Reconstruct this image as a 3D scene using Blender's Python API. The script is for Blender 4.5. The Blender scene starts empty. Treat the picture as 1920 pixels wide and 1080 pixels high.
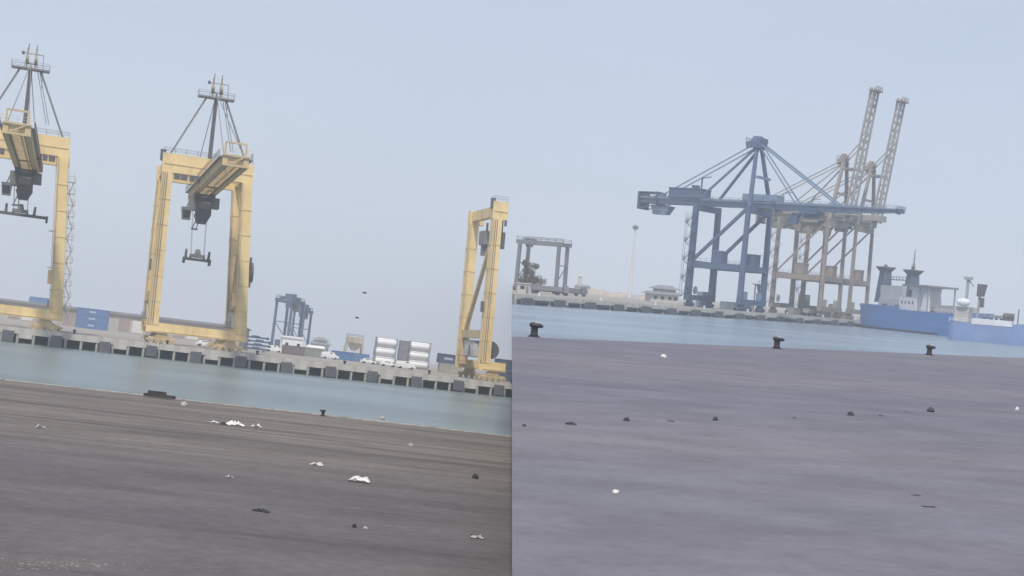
import bpy, math, random
from mathutils import Vector, Matrix
random.seed(7)
S = bpy.context.scene
C = S.collection

# ------------------------------------------------------------------ camera
# The photograph joins two shots of one harbour taken with slightly different tilts of the
# hand-held camera (3.6 degrees apart).  One camera takes both here; the stretch of harbour of
# each shot is a rigid block that stands level on its own ground plane ('L' and 'R').
F = 2900.0                                   # focal length in pixels of the 1920 px wide photograph
EYE = 3.0
HOR = {'L': (640.0, 480.0, .1160), 'R': (570.0, 1440.0, .0875)}   # horizon: y at x, slope

def up_vec(b):
    y0, x0, s = HOR[b]
    return Vector((s, -1, ((y0-540)-s*(x0-960))/F)).normalized()

def basis(n):
    f = Vector((0, 0, 1)); y = (f-n*f.dot(n)).normalized()
    return Matrix((y.cross(n), y, n))        # rows: right, forward, up
UP = {b: up_vec(b) for b in 'LR'}
BAS = {b: basis(UP[b]) for b in 'LR'}
WB = basis((UP['L']+UP['R']).normalized())
EYEV = Vector((0, 0, EYE))
BM = {b: Matrix.Translation(EYEV) @ (WB @ BAS[b].transposed()).to_4x4() @ Matrix.Translation(-EYEV) for b in 'LR'}

cam = bpy.data.cameras.new('camera'); camo = bpy.data.objects.new('camera', cam); C.objects.link(camo)
cam.sensor_width = 36; cam.lens = 36*F/1920; cam.clip_start = .1; cam.clip_end = 12000
R3 = Matrix((WB @ Vector((1, 0, 0)), WB @ Vector((0, -1, 0)), WB @ Vector((0, 0, -1)))).transposed()
camo.matrix_world = Matrix.Translation(EYEV) @ R3.to_4x4()
S.camera = camo
S.render.resolution_x = 1024; S.render.resolution_y = 576

# ------------------------------------------------------------------ sky and sun
SUN_EL, SUN_AZ = math.radians(56), math.radians(180+8)     # behind the camera, high
w = bpy.data.worlds.new('World'); S.world = w; w.use_nodes = True
nt = w.node_tree; nt.nodes.clear()
sky = nt.nodes.new('ShaderNodeTexSky'); sky.sky_type = 'NISHITA'; sky.sun_disc = False
sky.sun_elevation = SUN_EL; sky.sun_rotation = SUN_AZ
sky.air_density = 1.0; sky.dust_density = 2.5; sky.ozone_density = 1.5
bg = nt.nodes.new('ShaderNodeBackground'); bg.inputs[1].default_value = .12
mx = nt.nodes.new('ShaderNodeMixRGB'); mx.inputs[0].default_value = .68
mx.inputs[2].default_value = (4.7, 5.15, 6.1, 1)             # veil of high thin cloud, slightly uneven
out = nt.nodes.new('ShaderNodeOutputWorld')
tcw = nt.nodes.new('ShaderNodeTexCoord'); mpw = nt.nodes.new('ShaderNodeMapping'); mpw.inputs['Scale'].default_value = (1, 1, 2.6)
nzw = nt.nodes.new('ShaderNodeTexNoise'); nzw.inputs['Scale'].default_value = 2.6; nzw.inputs['Detail'].default_value = 5
rpw = nt.nodes.new('ShaderNodeValToRGB'); rpw.color_ramp.elements[0].position = .3; rpw.color_ramp.elements[1].position = .72
rpw.color_ramp.elements[0].color = (4.45, 4.95, 5.95, 1); rpw.color_ramp.elements[1].color = (5.0, 5.4, 6.25, 1)
nt.links.new(tcw.outputs['Generated'], mpw.inputs[0]); nt.links.new(mpw.outputs[0], nzw.inputs[0]); nt.links.new(nzw.outputs[0], rpw.inputs[0]); nt.links.new(rpw.outputs[0], mx.inputs[2])
nt.links.new(sky.outputs[0], mx.inputs[1]); nt.links.new(mx.outputs[0], bg.inputs[0]); nt.links.new(bg.outputs[0], out.inputs[0])
sun = bpy.data.lights.new('sun', 'SUN'); sun.energy = 2.8; sun.angle = math.radians(3); sun.color = (1, .94, .84)
so = bpy.data.objects.new('sun', sun); C.objects.link(so)
sd = Vector((math.sin(SUN_AZ)*math.cos(SUN_EL), math.cos(SUN_AZ)*math.cos(SUN_EL), math.sin(SUN_EL)))
so.rotation_euler = sd.to_track_quat('Z', 'Y').to_euler(); so.location = (0, -20, 60)
S.view_settings.view_transform = 'Standard'; S.view_settings.look = 'None'
S.view_settings.exposure = .2; S.view_settings.gamma = 1
S.render.engine = 'CYCLES'
S.cycles.volume_bounces = 1

# ------------------------------------------------------------------ placing helpers
def P(b, x, y, z=0.0):
    """point of block b where the ray of photo pixel (x, y) meets the level z"""
    d = BAS[b] @ Vector((x-960, y-540, F))
    return EYEV + d*((z-EYE)/d.z)
def hor(b, x):
    y0, x0, s = HOR[b]; return y0+s*(x-x0)
def G(b, x, D, z=0.0):
    """point on level z of block b in photo column x, at about D metres"""
    return P(b, x, hor(b, x)+(EYE-z)*F/D, z)

# ------------------------------------------------------------------ materials
MATS = {}
def mat(name, col, rough=.7, var=.12, scale=.6, metal=0.0, bump=0.0, stretch=(1, 1, 1), dirt=None, dirt_amt=.35, rust_scale=.25):
    if name in MATS: return MATS[name]
    m = bpy.data.materials.new(name); m.use_nodes = True
    t = m.node_tree; n = t.nodes; l = t.links
    bs = n['Principled BSDF']; bs.inputs['Roughness'].default_value = rough; bs.inputs['Metallic'].default_value = metal
    tc = n.new('ShaderNodeTexCoord'); mp = n.new('ShaderNodeMapping'); mp.inputs['Scale'].default_value = stretch
    l.new(tc.outputs['Object'], mp.inputs[0])
    no = n.new('ShaderNodeTexNoise'); no.inputs['Scale'].default_value = scale; no.inputs['Detail'].default_value = 6
    l.new(mp.outputs[0], no.inputs[0])
    r = n.new('ShaderNodeValToRGB')
    r.color_ramp.elements[0].position = .3; r.color_ramp.elements[1].position = .7
    r.color_ramp.elements[0].color = tuple(c*(1-var) for c in col)+(1,)
    r.color_ramp.elements[1].color = tuple(min(1, c*(1+var)) for c in col)+(1,)
    l.new(no.outputs[0], r.inputs[0]); last = r.outputs[0]
    if dirt:
        n2 = n.new('ShaderNodeTexNoise'); n2.inputs['Scale'].default_value = rust_scale; n2.inputs['Detail'].default_value = 8
        n2.inputs['Roughness'].default_value = .65
        m2 = n.new('ShaderNodeMapping'); m2.inputs['Scale'].default_value = (1, 1, .25); m2.inputs['Location'].default_value = (3, 7, 1)
        l.new(tc.outputs['Object'], m2.inputs[0]); l.new(m2.outputs[0], n2.inputs[0])
        r2 = n.new('ShaderNodeValToRGB'); r2.color_ramp.elements[0].position = .5; r2.color_ramp.elements[1].position = .72
        r2.color_ramp.elements[1].color = (dirt_amt*1.6, dirt_amt*1.6, dirt_amt*1.6, 1)
        l.new(n2.outputs[0], r2.inputs[0])
        x = n.new('ShaderNodeMixRGB'); x.inputs[2].default_value = tuple(dirt)+(1,)
        l.new(r2.outputs[0], x.inputs[0]); l.new(last, x.inputs[1]); last = x.outputs[0]
    l.new(last, bs.inputs['Base Color'])
    if bump:
        bp = n.new('ShaderNodeBump'); bp.inputs['Strength'].default_value = bump; bp.inputs['Distance'].default_value = .05
        n3 = n.new('ShaderNodeTexNoise'); n3.inputs['Scale'].default_value = 6; n3.inputs['Detail'].default_value = 8
        l.new(mp.outputs[0], n3.inputs[0]); l.new(n3.outputs[0], bp.inputs['Height']); l.new(bp.outputs[0], bs.inputs['Normal'])
    MATS[name] = m; return m

def ground_mat(name, c0, c1, c2, ang, bandscale, streak, dust=None, gr=.3):
    """worn apron surfacing: broad bands of wear along the quay, streaks, fine grain"""
    m = bpy.data.materials.new(name); m.use_nodes = True
    t = m.node_tree; n = t.nodes; l = t.links; bs = n['Principled BSDF']; bs.inputs['Roughness'].default_value = .85
    tc = n.new('ShaderNodeTexCoord')
    def noise(sc, s, det, rough=.6, loc=(0, 0, 0)):
        mp = n.new('ShaderNodeMapping'); mp.inputs['Rotation'].default_value = (0, 0, -ang)
        mp.vector_type = 'POINT'
        m0 = n.new('ShaderNodeMapping'); m0.inputs['Scale'].default_value = sc; m0.inputs['Location'].default_value = loc
        l.new(tc.outputs['Object'], mp.inputs[0]); l.new(mp.outputs[0], m0.inputs[0])
        q = n.new('ShaderNodeTexNoise'); q.inputs['Scale'].default_value = s; q.inputs['Detail'].default_value = det; q.inputs['Roughness'].default_value = rough
        l.new(m0.outputs[0], q.inputs[0]); return q.outputs[0]
    def ramp(v, p0, p1, a, b):
        r = n.new('ShaderNodeValToRGB'); e = r.color_ramp.elements; e[0].position = p0; e[1].position = p1
        e[0].color = tuple(a)+(1,); e[1].color = tuple(b)+(1,); l.new(v, r.inputs[0]); return r.outputs[0]
    def mix(f, a, b, mode='MIX'):
        x = n.new('ShaderNodeMixRGB'); x.blend_type = mode
        for i, v in enumerate((f, a, b)):
            if isinstance(v, (int, float)): x.inputs[i].default_value = v
            elif isinstance(v, tuple): x.inputs[i].default_value = v+(1,)
            else: l.new(v, x.inputs[i])
        return x.outputs[0]
    base = ramp(noise((.25, 1, 1), bandscale, 3), .38, .62, c0, c1)
    zone = None
    if dust:                                  # dusty strip along the water, its inner border ragged
        d0, d1, dc = dust
        mp = n.new('ShaderNodeMapping'); mp.inputs['Rotation'].default_value = (0, 0, -ang); l.new(tc.outputs['Object'], mp.inputs[0])
        sx = n.new('ShaderNodeSeparateXYZ'); l.new(mp.outputs[0], sx.inputs[0])
        wob = n.new('ShaderNodeMath'); wob.operation = 'MULTIPLY_ADD'; wob.inputs[1].default_value = 16; l.new(noise((.12, 1, 1), .25, 5, .65, (2, 8, 1)), wob.inputs[0]); l.new(sx.outputs[1], wob.inputs[2])
        mr = n.new('ShaderNodeMapRange'); mr.inputs[1].default_value = d0+8; mr.inputs[2].default_value = d1+8; l.new(wob.outputs[0], mr.inputs[0])
        zone = mr.outputs[0]; base = mix(zone, base, tuple(dc))
    st = ramp(noise((.05, 1, 1), streak, 6, .7, (5, 2, 0)), .5, .68, (0, 0, 0), (.75,)*3)
    if zone is not None:
        fine = ramp(noise((.06, 1, 1), streak*2.6, 8, .75, (25, 1, 4)), .46, .66, (0, 0, 0), (1,)*3)
        base = mix(mix(1.0, fine, zone, 'MULTIPLY'), base, tuple(c2))
    base = mix(st, base, tuple(c2))
    lite = ramp(noise((.07, 1, 1), streak*1.5, 6, .7, (15, 7, 3)), .6, .75, (0, 0, 0), (.5,)*3)
    base = mix(lite, base, tuple(min(1, c*1.5) for c in c1))
    grain = ramp(noise((1, 1, 1), 3.2, 10, .8), .32, .68, (1-gr,)*3, (1+gr,)*3)
    base = mix(1.0, base, grain, 'MULTIPLY')
    blot = ramp(noise((.6, 1, 1), .6, 5, .6, (9, 4, 2)), .35, .65, (.84,)*3, (1.12,)*3)
    stain = ramp(noise((.5, 1, 1), .35, 6, .7, (31, 14, 2)), .64, .74, (1,)*3, (.72,)*3)
    blot = mix(1.0, blot, stain, 'MULTIPLY')
    base = mix(1.0, base, blot, 'MULTIPLY')
    l.new(base, bs.inputs['Base Color'])
    bp = n.new('ShaderNodeBump'); bp.inputs['Strength'].default_value = .5; bp.inputs['Distance'].default_value = .03
    l.new(noise((1, 1, 1), 5, 9, .7), bp.inputs['Height']); l.new(bp.outputs[0], bs.inputs['Normal'])
    return m

def water_mat(name, col, rough):
    m = bpy.data.materials.new(name); m.use_nodes = True
    t = m.node_tree; n = t.nodes; l = t.links; bs = n['Principled BSDF']
    bs.inputs['Base Color'].default_value = tuple(col)+(1,); bs.inputs['Roughness'].default_value = rough; bs.inputs['IOR'].default_value = 1.33
    tc = n.new('ShaderNodeTexCoord')
    mp = n.new('ShaderNodeMapping'); mp.inputs['Scale'].default_value = (.5, 1, 1); l.new(tc.outputs['Object'], mp.inputs[0])
    a = n.new('ShaderNodeTexNoise'); a.inputs['Scale'].default_value = .35; a.inputs['Detail'].default_value = 8; a.inputs['Roughness'].default_value = .62
    l.new(mp.outputs[0], a.inputs[0])
    bp = n.new('ShaderNodeBump'); bp.inputs['Strength'].default_value = 1; bp.inputs['Distance'].default_value = .55
    l.new(a.outputs[0], bp.inputs['Height']); l.new(bp.outputs[0], bs.inputs['Normal'])
    b = n.new('ShaderNodeTexNoise'); b.inputs['Scale'].default_value = .035; b.inputs['Detail'].default_value = 4
    l.new(mp.outputs[0], b.inputs[0])
    r = n.new('ShaderNodeValToRGB'); r.color_ramp.elements[0].position = .35; r.color_ramp.elements[1].position = .65
    r.color_ramp.elements[0].color = tuple(c*.8 for c in col)+(1,); r.color_ramp.elements[1].color = tuple(c*1.2 for c in col)+(1,)
    l.new(b.outputs[0], r.inputs[0]); l.new(r.outputs[0], bs.inputs['Base Color'])
    return m

YEL = lambda: mat('yellow_paint', (.80, .60, .29), .6, .09, .3, dirt=(.36, .27, .17), dirt_amt=.42)
TAN = lambda: mat('weathered_tan_paint', (.58, .45, .25), .65, .12, .6, dirt=(.2, .17, .13), dirt_amt=.4)
DKS = lambda: mat('dark_steel', (.105, .098, .102), .6, .2, 1)
GRS = lambda: mat('grey_steel', (.2, .19, .19), .6, .15, 1)
BLC = lambda: mat('blue_crane_paint', (.066, .105, .19), .6, .12, .4, dirt=(.12, .11, .11), dirt_amt=.25)
BLC2 = lambda: mat('pale_blue_crane_paint', (.17, .235, .33), .6, .1, .4)
BRN = lambda: mat('brown_crane_paint', (.265, .22, .185), .65, .12, .4, dirt=(.16, .13, .12), dirt_amt=.35)
TGR = lambda: mat('tan_grey_crane_paint', (.33, .31, .285), .65, .14, .4, dirt=(.2, .17, .14), dirt_amt=.3)
GRY = lambda: mat('grey_crane_paint', (.33, .335, .345), .65, .1, .4)
CON = lambda: mat('pale_concrete', (.52, .49, .44), .9, .16, .5, bump=.3, dirt=(.25, .23, .21), dirt_amt=.45, rust_scale=.5)
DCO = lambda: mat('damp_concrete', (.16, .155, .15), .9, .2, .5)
RUB = lambda: mat('black_rubber', (.028, .03, .034), .8, .25, .8)
FEN = lambda: mat('grey_fender_panel', (.1, .1, .112), .7, .2, .8)
WHI = lambda: mat('white_paint', (.78, .78, .78), .5, .05, .6, dirt=(.45, .42, .38), dirt_amt=.15)
GLS = lambda: mat('dark_glass', (.03, .04, .05), .1, .1, .6)

# ------------------------------------------------------------------ mesh helpers
BOXF = [(0, 3, 2, 1), (4, 5, 6, 7), (0, 1, 5, 4), (1, 2, 6, 5), (2, 3, 7, 6), (3, 0, 4, 7)]
class MB:
    def __init__(s): s.v = []; s.f = []
    def add(s, vs, fs):
        o = len(s.v); s.v += [tuple(q) for q in vs]; s.f += [tuple(i+o for i in q) for q in fs]; return s
    def box(s, x0, x1, y0, y1, z0, z1):
        return s.add([(x0, y0, z0), (x1, y0, z0), (x1, y1, z0), (x0, y1, z0), (x0, y0, z1), (x1, y0, z1), (x1, y1, z1), (x0, y1, z1)], BOXF)
    def taper(s, c0, s0, c1, s1):
        """box from the level rectangle c0 +- s0 to the level rectangle c1 +- s1"""
        vs = []
        for c, h in ((c0, s0), (c1, s1)):
            vs += [(c[0]-h[0], c[1]-h[1], c[2]), (c[0]+h[0], c[1]-h[1], c[2]), (c[0]+h[0], c[1]+h[1], c[2]), (c[0]-h[0], c[1]+h[1], c[2])]
        return s.add(vs, BOXF)
    def bar(s, a, b, w_, h_=None):
        a = Vector(a); b = Vector(b); h_ = h_ or w_; d = (b-a).normalized()
        u = d.cross(Vector((0, 0, 1)))
        u = Vector((1, 0, 0)) if u.length < 1e-3 else u.normalized()
        v = u.cross(d)
        vs = [p+u*(w_/2*i)+v*(h_/2*j) for p in (a, b) for i, j in ((-1, -1), (1, -1), (1, 1), (-1, 1))]
        return s.add(vs, BOXF)
    def tube(s, a, b, r0, r1=None, n=8):
        a = Vector(a); b = Vector(b); r1 = r0 if r1 is None else r1; d = (b-a).normalized()
        u = d.cross(Vector((0, 0, 1)))
        u = Vector((1, 0, 0)) if u.length < 1e-3 else u.normalized()
        v = d.cross(u)
        vs = [p+(u*math.cos(k*2*math.pi/n)+v*math.sin(k*2*math.pi/n))*r for p, r in ((a, r0), (b, r1)) for k in range(n)]
        fs = [(k, (k+1) % n, n+(k+1) % n, n+k) for k in range(n)]+[tuple(range(n))[::-1], tuple(range(n, 2*n))]
        return s.add(vs, fs)
    def lathe(s, prof, n=14, c=(0, 0)):
        vs = [(c[0]+r*math.cos(k*2*math.pi/n), c[1]+r*math.sin(k*2*math.pi/n), z) for r, z in prof for k in range(n)]
        fs = [(i*n+k, i*n+(k+1) % n, (i+1)*n+(k+1) % n, (i+1)*n+k) for i in range(len(prof)-1) for k in range(n)]
        fs += [tuple(range(n))[::-1], tuple(range((len(prof)-1)*n, len(prof)*n))]
        return s.add(vs, fs)
    def rail(s, pts, h=1.1, r=.05, post=2.0):
        for a, b in zip(pts, pts[1:]):
            a = Vector(a); b = Vector(b); L = (b-a).length; k = max(1, int(L/post))
            for q in (h, h*.55): s.bar(a+Vector((0, 0, q)), b+Vector((0, 0, q)), r)
            for i in range(k+1):
                p = a.lerp(b, i/k); s.bar(p, p+Vector((0, 0, h)), r)
        return s
    def mesh(s, name, lean=0.0, smooth=False):
        me = bpy.data.meshes.new(name)
        vs = [(x-lean*z, y, z) for x, y, z in s.v] if lean else s.v
        me.from_pydata(vs, [], s.f); me.update()
        if smooth:
            for p in me.polygons: p.use_smooth = True
        return me

def link(name, me, m=None, parent=None, mw=None):
    o = bpy.data.objects.new(name, me); C.objects.link(o)
    if m and me and not me.materials: me.materials.append(m)
    if parent: o.parent = parent
    if mw is not None: o.matrix_world = mw
    return o
def tag(o, label=None, cat=None, group=None, kind=None):
    for k, v in (('label', label), ('category', cat), ('group', group), ('kind', kind)):
        if v: o[k] = v
    return o
def frame_at(b, p, rz=0.0):
    return BM[b] @ Matrix.Translation(p) @ Matrix.Rotation(rz, 4, 'Z')
def thing(name, label, cat, b, p, rz=0.0, group=None):
    o = bpy.data.objects.new(name, None); C.objects.link(o); o.empty_display_size = .5
    o.matrix_world = frame_at(b, p, rz); return tag(o, label, cat, group)
def solo(name, mb, m, label, cat, b, p, rz=0.0, group=None, smooth=False):
    me = mb if isinstance(mb, bpy.types.Mesh) else mb.mesh(name, 0, smooth)
    return tag(link(name, me, m, None, frame_at(b, p, rz)), label, cat, group)
def copy_tree(o, parent=None):
    c = o.copy(); C.objects.link(c)
    if parent: c.parent = parent
    for ch in list(o.children): copy_tree(ch, c)
    return c
def sheet(name, pts, m, b, skirt=0.0, kind='structure'):
    """flat sheet through block points, with a skirt hanging from its rim"""
    n = len(pts); vs = [tuple(p) for p in pts]; fs = [tuple(range(n))]
    if skirt:
        for p in pts:                        # a side wall on the joint leans with the camera roll, keep it in that plane
            q = Vector((p[0], p[1], p[2]-skirt))
            if b == 'R' and abs((BAS['R'].transposed() @ (Vector(p)-EYEV)).x) < .2:
                q.x += .3-(BAS['R'].transposed() @ (q-EYEV)).x
            vs.append(tuple(q))
        fs += [(i, n+i, n+(i+1) % n, (i+1) % n) for i in range(n)]
    me = bpy.data.meshes.new(name); me.from_pydata(vs, [], fs); me.update()
    if me.polygons[0].normal.z < 0: me.flip_normals()
    o = tag(link(name, me, m, None, BM[b].copy()), kind=kind)
    if skirt:                                 # side walls of the terraces are plain concrete
        me.materials.append(mat('retaining_wall_concrete', (.27, .26, .25), .9, .18, .35, bump=.4, dirt=(.16, .15, .14), dirt_amt=.4))
        for q in list(me.polygons)[1:]: q.material_index = 1
    return o

# ------------------------------------------------------------------ the setting
WL = -2.4                                   # water level
LZ = .4                                     # deck of the far quay on the left
def line(b, q0, q1, z):
    a = P(b, q0[0], q0[1], z); c = P(b, q1[0], q1[1], z); d = (c-a); d.z = 0; d.normalize()
    return a, d, Vector((-d.y, d.x, 0)), math.atan2(d.y, d.x)
FLa, FLd, FLn, FLr = line('L', (10, 640), (955, 745), WL)      # face of the far quay, left
FRa, FRd, FRn, FRr = line('R', (965, 570), (1600, 612), WL)    # face of the far quay, right
NLa, NLd, NLn, NLr = line('L', (10, 712), (955, 818), 0)       # edge of the near apron, left
NRa, NRd, NRn, NRr = line('R', (965, 631), (1910, 671), 0)     # edge of the near apron, right
Z = lambda p, z: Vector((p.x, p.y, z))

GL = ground_mat('dusty_asphalt', (.102, .093, .098), (.122, .108, .105), (.066, .057, .052), NLr, .085, .42, (34, 46, (.18, .151, .132)))
GR = ground_mat('smooth_worn_asphalt', (.138, .136, .172), (.168, .156, .178), (.118, .118, .145), math.radians(20), .05, .12, None, .16)
WAT_L = water_mat('harbour_water_grey_green', (.125, .17, .178), .25)
WAT_R = water_mat('harbour_water_blue', (.17, .225, .285), .25)
LAND = mat('sandy_yard_surface', (.30, .27, .235), .9, .15, .08)

def near_l(t, off=0.0): return NLa+NLd*t+NLn*off
ap = sheet('apron_ground', [near_l(-500), near_l(450), Vector((430, -150, 0)), Vector((-520, -150, 0))], GL, 'L', 8)
sheet('harbour_water', [Z(near_l(-600, -1), WL), Z(near_l(500, -1), WL), Z(FLa+FLd*550+FLn*8, WL), Z(FLa-FLd*550+FLn*8, WL)], WAT_L, 'L')
sheet('yard_ground', [Z(FLa-FLd*700+FLn*.5, LZ), Z(FLa+FLd*700+FLn*.5, LZ), Vector((1500, 2500, LZ)), Vector((-1700, 2500, LZ))], LAND, 'L')

def seam(D, z=0.0): return G('R', 960, D, z)
# where the two edge lines reach the side of the right-hand terrace
def on_seam(a, d, z):
    best = min((abs((BAS['R'].transposed() @ (Z(a+d*(t*.02), z)-EYEV)).x), t*.02) for t in range(-1500, 1500))
    return Z(a+d*best[1], z)
n0 = on_seam(NRa, NRd, 0); w0 = on_seam(NRa-NRn*.8, NRd, WL); f0 = on_seam(FRa+FRn*8, FRd, WL); l0 = on_seam(FRa+FRn*.5, FRd, 0)
sheet('apron_ground', [seam(9), n0, Z(NRa+NRd*420, 0), Vector((330, 9, 0))], GR, 'R', 9)
sheet('harbour_water', [w0, Z(NRa+NRd*480-NRn*.8, WL), Z(FRa+FRd*600+FRn*8, WL), f0], WAT_R, 'R', 25)
sheet('yard_ground', [l0, Z(FRa+FRd*700+FRn*.5, 0), Vector((2000, 2500, 0)), seam(2500)], LAND, 'R', 40)

# quay edge: a low worn concrete cope along the near apron on the left
cp = tag(link('apron_cope', MB().box(0, 104, -.35, -.1, -.9, -.32).mesh('apron_cope'), DCO(), None, frame_at('L', near_l(-40), NLr)), kind='structure')
m = MB().box(0, 3.96, -.42, -.02, -.30, .05)
blk = m.mesh('cope_block'); blk.materials.append(mat('dusty_cope_concrete', (.36, .335, .315), .9, .25, 1.5, bump=.4, dirt=(.13, .12, .115), dirt_amt=.5, rust_scale=.9))
for i in range(26):
    o = link('cope_block', blk, None, cp); o.location = (i*4, random.uniform(-.03, .03), random.uniform(-.03, .02))

# ------------------------------------------------------------------ the far quays: deck beam on piles, fenders between
def far_quay(b, a, r, deck, t0, period, count, bays, fender_w, name_m, back=0.0):
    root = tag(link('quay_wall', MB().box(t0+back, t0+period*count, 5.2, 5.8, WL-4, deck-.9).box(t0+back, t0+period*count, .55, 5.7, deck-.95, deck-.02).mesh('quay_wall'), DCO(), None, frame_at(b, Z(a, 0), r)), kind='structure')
    bw = period/bays
    cop = MB().box(.02, bw-.02, 0, .6, deck-1.15, deck+.03).mesh('cope_beam'); cop.materials.append(CON())
    low = MB().box(.02, bw-.02, 0, .6, deck-1.15, deck+.03).box(.25, bw-.25, -.02, .55, deck-1.9, deck-1.1).mesh('cope_beam'); low.materials.append(CON())
    pil = MB().tube((0, 0, WL-3), (0, 0, deck-1.0), .27, n=8).mesh('pile'); pil.materials.append(CON())
    fn = MB().box(-fender_w/2, fender_w/2, -.62, -.40, WL+.15, deck-.62).box(-fender_w/2+.2, fender_w/2-.2, -.40, .1, WL+.5, deck-1.0).mesh('fender'); fn.materials.append(FEN())
    rb = MB().tube((-bw*.32, -.3, deck-1.62), (bw*.32, -.3, deck-1.62), .42, n=8).mesh('fender_log'); rb.materials.append(RUB())
    bo = MB().lathe([(.28, 0), (.22, .1), (.2, .5), (.34, .62), (.34, .78), (.1, .86)], 8).mesh('quay_bollard'); bo.materials.append(name_m)
    for i in range(count):
        for k in range(bays):
            x = t0+i*period+k*bw
            o = link('cope_beam', low if (k == 1 and i % 2) else cop, None, root); o.location = (x, random.uniform(-.03, .03), random.uniform(-.05, .04))
            o = link('pile', pil, None, root); o.location = (x+bw*.02, .35, 0)
            if k != 1 or b == 'L':
                if k == 0: o = link('fender', fn, None, root); o.location = (x+bw/2+random.uniform(-.25, .25), random.uniform(-.06, .06), random.uniform(-.16, .12)); o.rotation_euler.y = random.uniform(-.03, .03)
                elif b == 'R': o = link('fender_log', rb, None, root); o.location = (x+bw/2, 0, random.uniform(-.2, .1))
            else:
                o = link('fender_log', rb, None, root); o.location = (x+bw/2, 0, random.uniform(-.2, .1))
        if i % 2 == 0:
            o = link('bollard', bo, None, root); o.location = (t0+i*period+bw*1.5, .9, deck)
    return root
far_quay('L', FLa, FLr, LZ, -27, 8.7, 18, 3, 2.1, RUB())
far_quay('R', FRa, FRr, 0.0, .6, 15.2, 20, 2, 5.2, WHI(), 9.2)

# ------------------------------------------------------------------ shared crane pieces
def stairs(mb, x0, x1, y0, y1, z0, z1, step=3.0, along_x=False):
    """zigzag access stair with landings and corner posts"""
    k = int((z1-z0)/step)
    for i in range(k):
        a, c = (y0, y1) if i % 2 else (y1, y0)
        z = z0+i*step
        if along_x:
            u, v = (x0, x1) if i % 2 else (x1, x0); ym = (y0+y1)/2
            mb.bar((u, ym-.35, z), (v, ym-.35, z+step), .09, .22).bar((u, ym+.35, z), (v, ym+.35, z+step), .09, .22)
            for q in range(1, 9): mb.box(u+(v-u)*q/9-.14, u+(v-u)*q/9+.14, ym-.34, ym+.34, z+step*q/9-.03, z+step*q/9+.03)
            mb.box(x0-.4, x1+.3, ym-.6, ym+.6, z+step-.14, z+step).rail([(x0-.3, ym-.6, z+step), (x1+.3, ym-.6, z+step), (x1+.3, ym+.6, z+step)], 1.0, .08)
            continue
        mb.bar(((x0+x1)/2, a, z), ((x0+x1)/2, c, z+step), .6, .08)
        mb.bar((x0, a, z+1), (x0, c, z+step+1), .07); mb.bar((x1, a, z+1), (x1, c, z+step+1), .07)
        mb.box(x0-.1, x1+.1, c-.5, c+.5, z+step-.06, z+step)
        mb.rail([(x0, c-.5, z+step), (x1, c-.5, z+step), (x1, c+.5, z+step)], 1.05, .07)
    for x in (x0, x1):
        for y in (y0, y1): mb.bar((x, y, z0), (x, y, z1), .09)
    return mb
def bogie(cx, cy, L=5.2):
    m = MB()
    m.box(cx-L/2, cx+L/2, cy-.45, cy+.45, .75, 1.25)
    m.taper((cx, cy, 1.2), (L*.28, .5), (cx, cy, 2.1), (.9, .6))
    for k in range(4):
        x = cx-L/2+L*(k+.5)/4
        m.tube((x, cy-.3, .38), (x, cy+.3, .38), .38, n=10).box(x-.5, x+.5, cy-.4, cy+.4, .5, .8)
    m.box(cx-L/2-.35, cx-L/2, cy-.3, cy+.3, .5, .9).box(cx+L/2, cx+L/2+.35, cy-.3, cy+.3, .5, .9)
    return m

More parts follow.
